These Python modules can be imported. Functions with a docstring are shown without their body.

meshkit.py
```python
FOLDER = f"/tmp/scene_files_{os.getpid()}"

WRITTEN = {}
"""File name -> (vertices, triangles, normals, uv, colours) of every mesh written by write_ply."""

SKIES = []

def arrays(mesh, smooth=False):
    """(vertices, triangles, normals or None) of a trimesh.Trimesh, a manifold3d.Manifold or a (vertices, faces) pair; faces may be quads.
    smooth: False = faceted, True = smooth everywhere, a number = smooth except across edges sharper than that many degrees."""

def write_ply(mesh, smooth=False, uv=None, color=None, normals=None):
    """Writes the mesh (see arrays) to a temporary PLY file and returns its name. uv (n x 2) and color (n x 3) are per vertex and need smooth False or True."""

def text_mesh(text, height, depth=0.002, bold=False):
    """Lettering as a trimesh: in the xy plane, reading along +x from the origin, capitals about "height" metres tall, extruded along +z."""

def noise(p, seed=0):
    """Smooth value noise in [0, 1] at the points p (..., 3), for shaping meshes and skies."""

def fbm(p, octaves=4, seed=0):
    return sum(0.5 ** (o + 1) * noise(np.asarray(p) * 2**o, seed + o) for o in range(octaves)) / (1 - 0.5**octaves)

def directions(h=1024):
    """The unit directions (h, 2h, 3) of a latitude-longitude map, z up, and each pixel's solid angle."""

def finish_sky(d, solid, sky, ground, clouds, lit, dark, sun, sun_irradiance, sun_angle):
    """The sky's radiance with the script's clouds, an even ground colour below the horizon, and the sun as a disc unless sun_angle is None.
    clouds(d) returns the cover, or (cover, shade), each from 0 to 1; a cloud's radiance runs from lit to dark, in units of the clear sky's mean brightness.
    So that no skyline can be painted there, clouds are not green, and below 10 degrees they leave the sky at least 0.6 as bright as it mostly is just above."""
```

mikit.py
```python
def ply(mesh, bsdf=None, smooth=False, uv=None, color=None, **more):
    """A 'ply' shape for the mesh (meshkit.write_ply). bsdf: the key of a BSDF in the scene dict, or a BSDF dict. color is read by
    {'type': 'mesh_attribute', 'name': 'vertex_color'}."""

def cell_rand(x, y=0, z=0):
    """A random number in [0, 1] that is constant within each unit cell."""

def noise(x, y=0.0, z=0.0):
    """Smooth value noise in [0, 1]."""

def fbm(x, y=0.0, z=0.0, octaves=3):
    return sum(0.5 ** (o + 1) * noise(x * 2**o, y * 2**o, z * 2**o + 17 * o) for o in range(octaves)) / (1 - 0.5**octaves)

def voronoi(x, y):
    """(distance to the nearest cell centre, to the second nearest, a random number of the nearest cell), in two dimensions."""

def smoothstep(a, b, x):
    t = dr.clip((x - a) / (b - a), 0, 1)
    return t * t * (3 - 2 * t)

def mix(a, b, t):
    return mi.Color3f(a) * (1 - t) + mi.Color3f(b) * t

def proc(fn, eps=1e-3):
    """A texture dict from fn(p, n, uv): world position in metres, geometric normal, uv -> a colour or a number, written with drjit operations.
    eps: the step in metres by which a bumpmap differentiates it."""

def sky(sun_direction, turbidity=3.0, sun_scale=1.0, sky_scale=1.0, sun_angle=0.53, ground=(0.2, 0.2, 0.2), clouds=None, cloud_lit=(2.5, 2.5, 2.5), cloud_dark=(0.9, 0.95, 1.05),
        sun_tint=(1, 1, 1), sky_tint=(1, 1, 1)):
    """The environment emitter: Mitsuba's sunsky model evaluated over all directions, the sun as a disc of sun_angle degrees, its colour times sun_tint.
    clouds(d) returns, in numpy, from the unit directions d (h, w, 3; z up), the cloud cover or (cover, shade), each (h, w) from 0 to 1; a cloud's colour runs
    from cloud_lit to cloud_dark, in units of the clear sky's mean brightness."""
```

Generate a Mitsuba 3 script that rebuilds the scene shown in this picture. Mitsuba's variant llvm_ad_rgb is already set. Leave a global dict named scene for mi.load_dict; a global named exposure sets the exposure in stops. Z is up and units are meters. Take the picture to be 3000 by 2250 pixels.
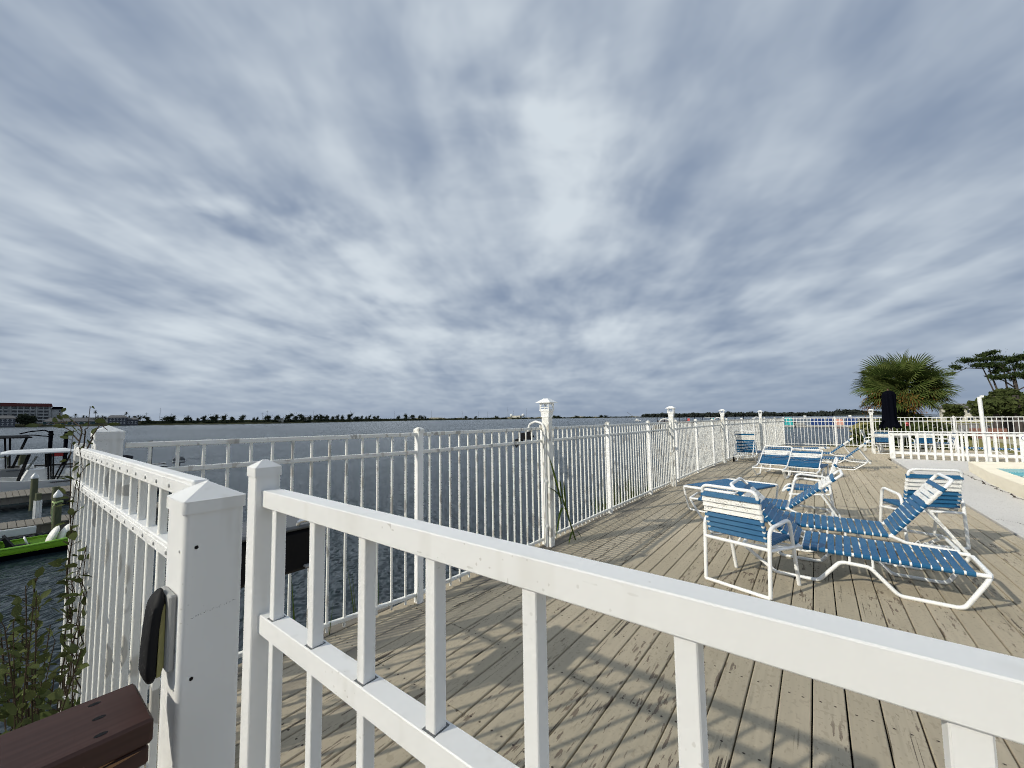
import math, random
import numpy as np
import trimesh
import drjit as dr
import mitsuba as mi
import mikit, meshkit
from mikit import proc, noise, fbm, voronoi, cell_rand, smoothstep, mix

T = mi.ScalarTransform4f
scene, labels = {}, {}
rng = random.Random(7)
nrng = np.random.default_rng(7)

# ------------------------------------------------------------------ camera, sky, exposure
EYE = np.array([0.0, 0.0, 1.45])
FWD, UP = np.array([-0.63881, 0.76595, 0.07235]), np.array([0.05328, -0.04978, 0.99734])
scene['camera'] = {'type': 'perspective', 'fov': 103.537, 'fov_axis': 'x', 'near_clip': 0.02, 'far_clip': 20000.0,
                   'principal_point_offset_x': 0.03333, 'principal_point_offset_y': -0.00678,
                   'to_world': T().look_at(EYE.tolist(), (EYE + FWD).tolist(), UP.tolist())}
exposure = 1.02
SUN = np.array([-0.37, -0.79, 0.485])
WATER_Z = -1.6


def clouds(d):
    """Streets of high cloud running away from the terrace, thin and torn in places, with some heavier folds."""
    z = np.maximum(d[..., 2], 0.0)
    along, across = np.array([-0.50, 0.866]), np.array([0.866, 0.50])
    k = 1.0 / (z + 0.13)
    x, y = d[..., 0] * k, d[..., 1] * k
    u, v = x * along[0] + y * along[1], x * across[0] + y * across[1]
    zero = np.zeros_like(u)

    def layer(fu, fv, octaves, seed, warp=0.0):
        return meshkit.fbm(np.stack([u * fu + warp * w2, v * fv + warp * w, zero + seed * 1.7], -1), octaves, seed)
    w = meshkit.fbm(np.stack([u * 0.7, v * 0.7, zero + 3], -1), 3, 11) - 0.5
    w2 = meshkit.fbm(np.stack([u * 2.2, v * 2.2, zero + 7], -1), 4, 17) - 0.5
    big = layer(0.45, 1.0, 3, 2, 0.6)
    mid = layer(1.25, 3.4, 5, 5, 1.0)
    fine = layer(3.6, 8.5, 4, 8, 1.2)
    puff = meshkit.fbm(np.stack([x * 2.6 + 0.8 * w2, y * 2.6 + 0.8 * w, zero + 2], -1), 6, 23)
    n = 0.22 * big + 0.30 * mid + 0.17 * fine + 0.31 * puff

    def lobe(c, size, stretch=1.0):
        c = np.array(c) / np.linalg.norm(c)
        t = np.cross([0, 0, 1.0], c)
        t /= np.linalg.norm(t)
        s = np.cross(c, t)
        a, b = d @ t, d @ s
        return np.exp(-((a / (size * stretch)) ** 2 + (b / size) ** 2)) * (d @ c > 0)
    e = (puff - 0.5) * 2
    torn = 0.6 - 2.2 * (mid - 0.5) - 1.5 * (puff - 0.5)
    n = n + 0.02 * lobe((-0.45, 0.62, 0.62), 0.30) + 0.07 * lobe((-0.465, 0.556, 0.689), 0.13) * (1 + 2 * e) + 0.09 * lobe((-0.354, 0.686, 0.635), 0.11) * (1 + 3 * e) + 0.08 * lobe((-0.359, 0.78, 0.513), 0.12) * (1 + 2 * e)
    n = n - 0.06 * lobe((-0.488, 0.573, 0.658), 0.045, 1.3) * torn - 0.06 * lobe((-0.31, 0.70, 0.585), 0.045, 1.5) * torn
    n = n - 0.10 * lobe((-0.785, 0.474, 0.40), 0.085, 1.8) * torn - 0.13 * lobe((-0.757, 0.594, 0.273), 0.035, 2.2) * torn - 0.09 * lobe((-0.85, 0.30, 0.43), 0.075, 2.4) * torn
    n = n - 0.05 * lobe((-0.02, 0.92, 0.42), 0.30, 0.9) - 0.05 * lobe((0.15, 0.80, 0.55), 0.35) - 0.04 * lobe((-0.85, 0.0, 0.53), 0.25)
    n = n + 0.12 * lobe((-0.872, 0.261, 0.414), 0.03, 2.2) * (1 + 2 * e) + 0.15 * lobe((-0.808, 0.414, 0.419), 0.024, 2.0) * (1 + 2 * e)
    left = np.clip(-d[..., 0] * 0.9 - d[..., 1] * 0.15 - 0.20, 0, 1)
    low = np.clip((0.34 - z) / 0.34, 0, 1)
    n = n + (0.02 + 0.06 * left) * low
    t = np.clip(z / 0.22, 0, 1)
    n = 0.475 + (n - 0.475) * (0.22 + 0.78 * t) * (1 - 0.35 * np.clip(d[..., 0] + 0.35, 0, 1)) - (0.105 - 0.045 * left) * np.clip((0.15 - z) / 0.15, 0, 1) - 0.03 * np.clip(d[..., 0] + 0.45, 0, 0.8)
    c = np.clip((n - 0.335) / 0.32, 0, 1)
    shade = 1.0 - 0.5 * c - 0.5 * c * c * (3 - 2 * c)
    cover = 0.93 + 0.0 * n
    return cover, shade


scene['sky'] = mikit.sky(SUN.tolist(), turbidity=3, sun_scale=1.35, sky_scale=1.0, sun_angle=0.53, ground=(0.12, 0.13, 0.13), clouds=clouds,
                         cloud_lit=(4.40, 4.84, 5.20), cloud_dark=(1.62, 2.05, 2.80), sun_tint=(0.83, 1.0, 1.32))

# ------------------------------------------------------------------ helpers


def numbered(k):
    if k not in USED:
        USED[k] = 0
        return k
    while True:
        USED[k] += 1
        n = f'{k}_{USED[k]:03d}'
        if n not in USED:
            USED[n] = 0
            return n


USED = {}


def tag(k, label=None, cat=None, group=None, kind=None):
    labels.setdefault(k, {}).update({a: b for a, b in (('label', label), ('category', cat), ('group', group), ('kind', kind)) if b})
    return k


def thing(name, label, cat, group=None):
    return tag(numbered(name), label, cat, group)


def P(mesh, m, smooth=False, **kw):
    return mikit.ply(mesh, m, smooth=smooth, **kw)


def obj(name, mesh, m=None, parent=None, smooth=False, tw=None, label=None, kind=None):
    """ONE entry of the scene; mesh may be a finished ply dict."""
    k = numbered(f'{parent}__{name}' if parent else name)
    d = mesh if isinstance(mesh, dict) else P(mesh, m, smooth)
    scene[k] = {**d, 'to_world': tw} if tw is not None else d
    if label or kind:
        tag(k, label, None, None, kind)
    return k


def struct(name, mesh, m, smooth=False):
    return tag(obj(name, mesh, m, smooth=smooth), kind='structure')


def cat(parts):
    vs, fs, n = [], [], 0
    for p in parts:
        v, f = (p.vertices, p.faces) if hasattr(p, 'vertices') else p
        v, f = np.asarray(v, float), np.asarray(f, int)
        if f.shape[1] == 4:
            f = np.vstack([f[:, [0, 1, 2]], f[:, [0, 2, 3]]])
        vs.append(v)
        fs.append(f + n)
        n += len(v)
    return np.vstack(vs), np.vstack(fs)


BOXF = np.array([[0, 1, 3], [0, 3, 2], [4, 6, 7], [4, 7, 5], [0, 4, 5], [0, 5, 1], [2, 3, 7], [2, 7, 6], [0, 2, 6], [0, 6, 4], [1, 5, 7], [1, 7, 3]])


def box(x0, x1, y0, y1, z0, z1):
    return np.array([[x, y, z] for x in (x0, x1) for y in (y0, y1) for z in (z0, z1)], float), BOXF


def hull(pts):
    h = trimesh.convex.convex_hull(np.asarray(pts, float))
    return np.array(h.vertices), np.array(h.faces)


def cbox(x0, x1, y0, y1, z0, z1, c=0.004):
    """Box with chamfered edges."""
    c = min(c, 0.45 * min(x1 - x0, y1 - y0, z1 - z0))
    p = []
    for x, sx in ((x0, 1), (x1, -1)):
        for y, sy in ((y0, 1), (y1, -1)):
            for z, sz in ((z0, 1), (z1, -1)):
                p += [(x + sx * c, y + sy * c, z), (x + sx * c, y, z + sz * c), (x, y + sy * c, z + sz * c)]
    return hull(p)


def rbox(x0, x1, y0, y1, z0, z1, r=0.004, n=3):
    """Upright box with rounded vertical edges."""
    ring = []
    for cx, cy, a0 in ((x1 - r, y1 - r, 0), (x0 + r, y1 - r, 90), (x0 + r, y0 + r, 180), (x1 - r, y0 + r, 270)):
        for i in range(n + 1):
            a = math.radians(a0 + 90 * i / n)
            ring.append((cx + r * math.cos(a), cy + r * math.sin(a)))
    return prism(ring, z0, z1)


def prism(ring, z0, z1):
    k = len(ring)
    v = [(x, y, z0) for x, y in ring] + [(x, y, z1) for x, y in ring] + [(np.mean([p[0] for p in ring]), np.mean([p[1] for p in ring]), z) for z in (z0, z1)]
    f = []
    for i in range(k):
        j = (i + 1) % k
        f += [(i, j, k + j), (i, k + j, k + i), (2 * k, j, i), (2 * k + 1, k + i, k + j)]
    return np.array(v), np.array(f)


def fillet(pts, r, n=5, closed=False):
    pts = [np.asarray(p, float) for p in pts]
    out = []
    N = len(pts)
    for i, p in enumerate(pts):
        if not closed and i in (0, N - 1):
            out.append(p)
            continue
        a, b = pts[i - 1] - p, pts[(i + 1) % N] - p
        la, lb = np.linalg.norm(a), np.linalg.norm(b)
        a, b = a / la, b / lb
        ang = math.acos(np.clip(a @ b, -1, 1))
        if ang > 3.05:
            out.append(p)
            continue
        t = min(r / math.tan(ang / 2), 0.48 * la, 0.48 * lb)
        q0, q1 = p + a * t, p + b * t
        for s in np.linspace(0, 1, n):
            out.append((1 - s) ** 2 * q0 + 2 * s * (1 - s) * p + s ** 2 * q1)
    return np.array(out)


def tube(pts, r, sides=8, closed=False, caps=True):
    p = np.asarray(pts, float)
    n = len(p)
    r = np.broadcast_to(r, (n,))
    t = (np.roll(p, -1, 0) - np.roll(p, 1, 0)) if closed else np.gradient(p, axis=0)
    t /= np.linalg.norm(t, axis=1, keepdims=True) + 1e-12
    ref = np.array([0, 0, 1.0]) if abs(t[0, 2]) < 0.9 else np.array([1.0, 0, 0])
    a = np.cross(t[0], ref)
    a /= np.linalg.norm(a)
    A = [a]
    for i in range(1, n):
        a = A[-1] - t[i] * (A[-1] @ t[i])
        A.append(a / (np.linalg.norm(a) + 1e-12))
    A = np.array(A)
    B = np.cross(t, A)
    ang = np.arange(sides) * 2 * np.pi / sides
    v = (p[:, None] + r[:, None, None] * (np.cos(ang)[None, :, None] * A[:, None] + np.sin(ang)[None, :, None] * B[:, None])).reshape(-1, 3)
    f = []
    for i in range(n if closed else n - 1):
        k = (i + 1) % n
        for j in range(sides):
            m = (j + 1) % sides
            f += [(i * sides + j, i * sides + m, k * sides + m), (i * sides + j, k * sides + m, k * sides + j)]
    if caps and not closed:
        v = np.vstack([v, p[0], p[-1]])
        c0, c1 = len(v) - 2, len(v) - 1
        for j in range(sides):
            m = (j + 1) % sides
            f += [(c0, m, j), (c1, (n - 1) * sides + j, (n - 1) * sides + m)]
    return v, np.array(f)


def lathe(profile, n=16):
    """profile [(r, z)] turned about z."""
    p = np.asarray(profile, float)
    a = np.arange(n) * 2 * np.pi / n
    v = np.stack([p[:, None, 0] * np.cos(a), p[:, None, 0] * np.sin(a), np.broadcast_to(p[:, 1:2], (len(p), n))], -1).reshape(-1, 3)
    f = []
    for i in range(len(p) - 1):
        for j in range(n):
            k = (j + 1) % n
            f += [(i * n + j, i * n + k, (i + 1) * n + k), (i * n + j, (i + 1) * n + k, (i + 1) * n + j)]
    return v, np.array(f)


def mv(mesh, loc=(0, 0, 0), rz=0.0, s=1.0):
    v, f = mesh
    c, q = math.cos(rz), math.sin(rz)
    return np.asarray(v) * s @ np.array([[c, q, 0], [-q, c, 0], [0, 0, 1.0]]) + np.asarray(loc, float), f


def at(loc, az=0.0, s=1.0):
    """Placement: az in degrees, counter-clockwise seen from above."""
    return T().translate([float(c) for c in loc]).rotate([0, 0, 1], float(az)).scale(s)


def sheet(xs, ys, zfn):
    X, Y = np.meshgrid(xs, ys, indexing='ij')
    Z = zfn(X, Y)
    nx, ny = len(xs), len(ys)
    i, j = np.meshgrid(np.arange(nx - 1), np.arange(ny - 1), indexing='ij')
    a = (i * ny + j).ravel()
    f = np.stack([a, a + ny, a + ny + 1, a + 1], -1)
    return np.stack([X, Y, Z], -1).reshape(-1, 3), np.vstack([f[:, [0, 1, 2]], f[:, [0, 2, 3]]])


def far(az, r):
    """A point on the ground plan: az degrees clockwise from the y axis, r metres from the terrace gate."""
    return np.array([r * math.sin(math.radians(az)), r * math.cos(math.radians(az))])


# ------------------------------------------------------------------ materials
def mat(key, d, two=True):
    scene[key] = {'type': 'twosided', 'bsdf': d} if two else d
    return key


def pri(color, rough=0.5, spec=0.5, **kw):
    c = color if isinstance(color, dict) else {'type': 'rgb', 'value': list(color)}
    return {'type': 'principled', 'base_color': c, 'roughness': rough, 'specular': spec, **kw}


def bump(d, fn, scale, eps=1e-3):
    return {'type': 'bumpmap', 'arbitrary': proc(fn, eps), 'scale': float(scale), 'bsdf': d}


def f_white(p, n, uv):
    a = fbm(p.x * 9, p.y * 9, p.z * 5, 3)
    speck = smoothstep(0.86, 0.92, noise(p.x * 210, p.y * 210, p.z * 210)) * smoothstep(0.6, 0.8, noise(p.x * 9 + 3, p.y * 9, p.z * 9))
    c = mix((0.70, 0.70, 0.69), (0.64, 0.64, 0.62), a)
    c = mix(c, (0.50, 0.485, 0.44), smoothstep(0.60, 0.80, fbm(p.x * 30, p.y * 30, p.z * 3.0, 3)) * 0.35)
    return mix(c, (0.35, 0.33, 0.29), speck * 0.55)


mat('m_white', bump(pri(proc(f_white), 0.42, 0.45), lambda p, n, uv: noise(p.x * 900, p.y * 900, p.z * 900), 0.00005, 3e-4))


def f_worn(p, n, uv):
    a = fbm(p.x * 14 + 5, p.y * 14, p.z * 6, 3)
    peel = smoothstep(0.665, 0.69, fbm(p.x * 19, p.y * 19, p.z * 6.5 + 3, 3))
    rust = smoothstep(0.70, 0.78, noise(p.x * 33 + 7, p.y * 33, p.z * 9))
    c = mix((0.80, 0.80, 0.76), (0.69, 0.68, 0.63), a)
    c = mix(c, (0.36, 0.32, 0.26), rust * 0.55)
    return mix(c, (0.33, 0.315, 0.285), peel * 0.8)


mat('m_worn', pri(proc(f_worn), 0.55, 0.35))
mat('m_tube', pri((0.82, 0.82, 0.80), 0.3, 0.5))
mat('m_tube_old', pri(proc(lambda p, n, uv: mix((0.80, 0.80, 0.77), (0.60, 0.59, 0.54), smoothstep(0.55, 0.8, fbm(p.x * 25, p.y * 25, p.z * 25, 2)))), 0.4, 0.4))
mat('m_blue', pri(proc(lambda p, n, uv: mix(mix((0.006, 0.082, 0.200), (0.010, 0.098, 0.215), fbm(p.x * 22, p.y * 22, p.z * 22, 3)), (0.030, 0.125, 0.235), smoothstep(0.45, 0.75, fbm(p.x * 3.1, p.y * 3.1, p.z * 3.1, 3)) * 0.6)), 0.42, 0.28))
mat('m_strap_white', pri(proc(lambda p, n, uv: mix((0.74, 0.73, 0.69), (0.30, 0.28, 0.24), smoothstep(0.60, 0.80, noise(p.x * 170, p.y * 170, p.z * 170) * 0.55 + fbm(p.x * 20, p.y * 20, p.z * 20, 2) * 0.5))), 0.5, 0.35))


def f_deck(p, n, uv):
    i = dr.floor((p.x + 2.466) / 0.132)
    r1 = cell_rand(i, 1, 0)
    r2 = cell_rand(i, 2, dr.floor(p.y / 4.2 + r1 * 3))
    c = mix((0.370, 0.318, 0.232), (0.42, 0.364, 0.272), r2)
    c = mix(c, (0.32, 0.282, 0.205), smoothstep(0.35, 0.75, fbm(p.x * 2.2, p.y * 0.8, 3, 3)) * 0.5)
    grain = fbm(p.x * 75 + i * 7, p.y * 3.0, r1 * 9, 3)
    c = c * (0.88 + 0.22 * grain)
    speck = smoothstep(0.70, 0.85, noise(p.x * 95, p.y * 60, 1)) * 0.22
    c = mix(c, (0.16, 0.125, 0.085), speck)
    # checks along the grain
    zone = smoothstep(0.59, 0.71, fbm(p.x * 4.5 + i * 3.3, p.y * 1.5, r1 * 5, 3))
    crack = smoothstep(0.74, 0.80, noise(p.x * 190 + i * 13, p.y * 5.0, 2)) * zone
    peel = smoothstep(0.67, 0.70, fbm(p.x * 75 + i * 5, p.y * 11.0, 8, 4)) * smoothstep(0.50, 0.64, noise(p.x * 2 + i * 4, p.y * 0.9, 4))
    c = mix(c, (0.045, 0.036, 0.028), crack * 0.9)
    c = mix(c, (0.13, 0.10, 0.075), peel * 0.85)
    # nail heads along the joists
    fx = (p.x + 2.466) - i * 0.132
    fy = p.y - 2.755 - dr.floor((p.y - 2.755) / 0.6 + 0.5) * 0.6
    jx = (cell_rand(i, 5, dr.floor((p.y - 2.755) / 0.6 + 0.5)) - 0.5) * 0.014
    jy = (cell_rand(i, 6, dr.floor((p.y - 2.755) / 0.6 + 0.5)) - 0.5) * 0.02
    dn = dr.minimum(dr.square(fx - 0.036 - jx), dr.square(fx - 0.092 - jx)) + dr.square(fy - jy)
    c = mix(c, (0.035, 0.027, 0.022), smoothstep(0.0075, 0.004, dr.sqrt(dn)) * 0.95)
    # boards by the water have lost their paint
    worn = smoothstep(-2.0, -2.35, p.x + 0.35 * (fbm(p.x * 1.3, p.y * 0.9, 6, 3) - 0.5)) * smoothstep(0.42, 0.6, fbm(p.x * 6 + r1 * 4, p.y * 0.9, r1 * 7, 3))
    c = mix(c, mix((0.15, 0.14, 0.125), (0.075, 0.07, 0.065), grain), worn * 0.8)
    return c


mat('m_deck', bump(pri(proc(f_deck), 0.78, 0.2), lambda p, n, uv: fbm(p.x * 80, p.y * 4, 0, 2), 0.0012, 1e-3))
mat('m_under', pri((0.035, 0.03, 0.025), 0.9, 0.1))
mat('m_concrete', bump(pri(proc(lambda p, n, uv: mix(mix((0.50, 0.485, 0.46), (0.43, 0.415, 0.39), fbm(p.x * 1.2, p.y * 0.7, 0, 4)), (0.33, 0.31, 0.28), smoothstep(0.7, 0.9, noise(p.x * 60, p.y * 60, 0)) * 0.4)), 0.85, 0.2),
                       lambda p, n, uv: fbm(p.x * 40, p.y * 40, p.z * 40, 2), 0.002, 2e-3))
mat('m_coping', pri(proc(lambda p, n, uv: mix((0.76, 0.70, 0.57), (0.66, 0.60, 0.47), fbm(p.x * 5, p.y * 3, p.z * 9, 4))), 0.8, 0.2))
mat('m_poolwall', pri((0.30, 0.58, 0.62), 0.5, 0.3))
mat('m_poolwater', pri((0.025, 0.20, 0.24), 0.06, 0.5))


def f_water(p, n, uv):
    shallow = smoothstep(-6.5, -2.0, p.x + 1.5 * (fbm(p.x * 0.6, p.y * 0.6, 0, 3) - 0.5)) * smoothstep(14.0, 4.0, p.y)
    deep = mix((0.010, 0.018, 0.022), (0.015, 0.025, 0.029), fbm(p.x * 0.02, p.y * 0.02, 0, 3))
    return mix(deep, (0.033, 0.030, 0.018), shallow)


def b_water(p, n, uv):
    x, y = p.x * 0.77 - p.y * 0.64, p.x * 0.64 + p.y * 0.77
    wob = fbm(x * 0.9, y * 0.9, 0, 2)
    near = 1.0 / (1.0 + dr.square(dr.sqrt(dr.square(p.x) + dr.square(p.y)) / 320.0))
    gust = 0.45 + 1.1 * fbm(x * 0.022, y * 0.05, 9, 3)
    return near * gust * (0.55 * fbm(x * 1.5 + wob, y * 3.8, 3, 3) + 0.30 * noise(x * 8, y * 15, 5)) + 0.9 * noise(x * 0.28, y * 0.6, 1) * (0.35 + 0.65 * near)


mat('m_water', bump(pri(proc(f_water), 0.22, 0.24), b_water, 0.12, 6e-3))
mat('m_black', pri((0.004, 0.004, 0.005), 0.5, 0.15))
mat('m_blackmatte', pri((0.006, 0.006, 0.007), 0.7, 0.25))
mat('m_chrome', pri((0.75, 0.75, 0.75), 0.2, 0.5, metallic=1.0))
mat('m_grey', pri((0.30, 0.30, 0.29), 0.5, 0.4))
mat('m_dkgrey', pri((0.10, 0.105, 0.11), 0.5, 0.4))
mat('m_brass', pri((0.30, 0.28, 0.10), 0.45, 0.5))
mat('m_brown', bump(pri(proc(lambda p, n, uv: mix((0.026, 0.0105, 0.008), (0.050, 0.021, 0.016), fbm(p.x * 120, p.y * 7, p.z * 120, 3))), 0.55, 0.35), lambda p, n, uv: fbm(p.x * 220, p.y * 12, p.z * 220, 2), 0.0006, 5e-4))
mat('m_navy', pri((0.002, 0.0025, 0.006), 0.85, 0.05))
mat('m_wood', pri(proc(lambda p, n, uv: mix((0.22, 0.205, 0.175), (0.12, 0.105, 0.085), fbm(p.x * 30, p.y * 30, p.z * 9, 3))), 0.85, 0.2))
mat('m_woodbrown', pri(proc(lambda p, n, uv: mix((0.16, 0.10, 0.065), (0.10, 0.065, 0.045), fbm(p.x * 30, p.y * 30, p.z * 9, 3))), 0.8, 0.2))
mat('m_piling', pri(proc(lambda p, n, uv: mix((0.13, 0.125, 0.07), (0.055, 0.075, 0.05), fbm(p.x * 18, p.y * 18, p.z * 4, 3))), 0.85, 0.2))
mat('m_gel', pri((0.62, 0.63, 0.62), 0.25, 0.5))
mat('m_fender', pri((0.74, 0.73, 0.68), 0.5, 0.4))
mat('m_lime', pri((0.22, 0.46, 0.03), 0.35, 0.5))
mat('m_red', pri((0.25, 0.015, 0.015), 0.6, 0.3))
mat('m_rope', pri((0.45, 0.55, 0.25), 0.8, 0.2))
mat('m_bluecover', pri((0.008, 0.035, 0.15), 0.7, 0.3))
mat('m_teal', pri((0.02, 0.33, 0.33), 0.7, 0.3))
mat('m_pink', pri((0.55, 0.10, 0.10), 0.7, 0.3))
mat('m_salmon', pri((0.55, 0.28, 0.22), 0.7, 0.3))
mat('m_tint', pri((0.05, 0.06, 0.06), 0.1, 0.5))
mat('m_stem', pri((0.045, 0.032, 0.02), 0.85, 0.2))


def leafmat(key, a, b, f=3.0, trans=0.35):
    return mat(key, {'type': 'principledthin', 'base_color': proc(lambda p, n, uv: mix(a, b, noise(p.x * f, p.y * f, p.z * f))), 'roughness': 0.5, 'diff_trans': trans, 'spec_trans': 0.0}, two=False)


leafmat('m_leaf', (0.045, 0.062, 0.018), (0.11, 0.125, 0.055), 30)
leafmat('m_palm', (0.045, 0.080, 0.018), (0.15, 0.175, 0.055), 5)
leafmat('m_pine', (0.022, 0.040, 0.014), (0.055, 0.075, 0.026), 1.2, 0.2)
leafmat('m_bush', (0.035, 0.052, 0.016), (0.085, 0.10, 0.038), 0.9, 0.2)
leafmat('m_fartree', (0.020, 0.028, 0.019), (0.040, 0.050, 0.032), 0.08, 0.2)
leafmat('m_reed', (0.06, 0.11, 0.02), (0.12, 0.15, 0.04), 20)
leafmat('m_marsh', (0.12, 0.13, 0.035), (0.24, 0.20, 0.07), 1.5)
mat('m_fruit', pri(proc(lambda p, n, uv: mix((0.30, 0.135, 0.03), (0.16, 0.08, 0.022), noise(p.x * 14, p.y * 14, p.z * 14))), 0.8, 0.2))
mat('m_bark', pri(proc(lambda p, n, uv: mix((0.05, 0.042, 0.038), (0.11, 0.095, 0.088), fbm(p.x * 12, p.y * 12, p.z * 3, 3))), 0.9, 0.1))
mat('m_sand', pri(proc(lambda p, n, uv: mix((0.32, 0.29, 0.22), (0.20, 0.19, 0.11), fbm(p.x * 0.3, p.y * 0.3, 0, 4))), 0.9, 0.1))
mat('m_lawn', pri(proc(lambda p, n, uv: mix((0.10, 0.10, 0.035), (0.17, 0.145, 0.06), fbm(p.x * 1.4, p.y * 1.4, 0, 4))), 0.95, 0.1))
mat('m_shore', pri(proc(lambda p, n, uv: mix((0.026, 0.028, 0.014), (0.22, 0.20, 0.14), smoothstep(0.45, 0.65, fbm(p.x * 0.012, p.y * 0.012, 0, 4) + 0.3 * smoothstep(300.0, 700.0, p.y) - 0.12) * smoothstep(-0.6, 0.8, p.z))), 0.95, 0.1))
mat('m_farwood', pri((0.035, 0.043, 0.037), 0.95, 0.1))
mat('m_condo', pri((0.36, 0.37, 0.37), 0.8, 0.2))
mat('m_redroof', pri((0.055, 0.012, 0.013), 0.8, 0.2))
mat('m_pane', pri((0.035, 0.045, 0.055), 0.12, 0.5))
mat('m_greyroof', pri((0.13, 0.13, 0.13), 0.9, 0.1))
mat('m_housewall', pri((0.075, 0.08, 0.095), 0.85, 0.1))
mat('m_housepale', pri((0.50, 0.49, 0.43), 0.85, 0.1))
mat('m_tealwall', pri((0.05, 0.09, 0.09), 0.85, 0.1))
mat('m_seawall', pri((0.24, 0.24, 0.25), 0.9, 0.1))
mat('m_redbrick', pri(proc(lambda p, n, uv: mix((0.26, 0.13, 0.10), (0.18, 0.10, 0.08), noise(p.x * 8, p.y * 8, p.z * 14))), 0.9, 0.1))
mat('m_pole', pri((0.13, 0.13, 0.13), 0.8, 0.1))

mat('m_splinter', pri((0.22, 0.12, 0.06), 0.8, 0.2))

# ------------------------------------------------------------------ water and ground
def graded(lo, a, b, hi, fine, grow):
    c = list(np.arange(a, b, fine))
    s, x = fine, c[-1]
    while x < hi:
        s *= grow
        x += s
        c.append(x)
    s, x = fine, a
    out = []
    while x > lo:
        s *= grow
        x -= s
        out.append(x)
    return np.array(out[::-1] + c)


def waves(X, Y):
    p = np.stack([X * 0.77 - Y * 0.64, X * 0.64 + Y * 0.77], -1)
    z = 0
    for wl, amp, seed in ((5.0, 0.10, 1), (1.9, 0.075, 2), (0.75, 0.034, 3)):
        q = np.stack([p[..., 0] / wl * 0.5, p[..., 1] / wl, np.zeros_like(X) + seed], -1)
        z = z + amp * (1 - np.abs(2 * meshkit.noise(q, seed) - 1) - 0.5)
    r = np.hypot(X + 2, Y - 4)
    shore = 0.35 + 0.65 * np.clip((-X - 1.5) / 6, 0, 1)
    return WATER_Z + z * 0.8 * np.clip(1.25 - r / 110, 0, 1) * np.where(Y > 40, 1, shore)


wx = graded(-9000, -22, -1.0, 1500, 0.13, 1.03)
wy = graded(-1500, -1.5, 27, 9000, 0.13, 1.03)
struct('water', sheet(wx, wy, waves), 'm_water', smooth=True)

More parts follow.
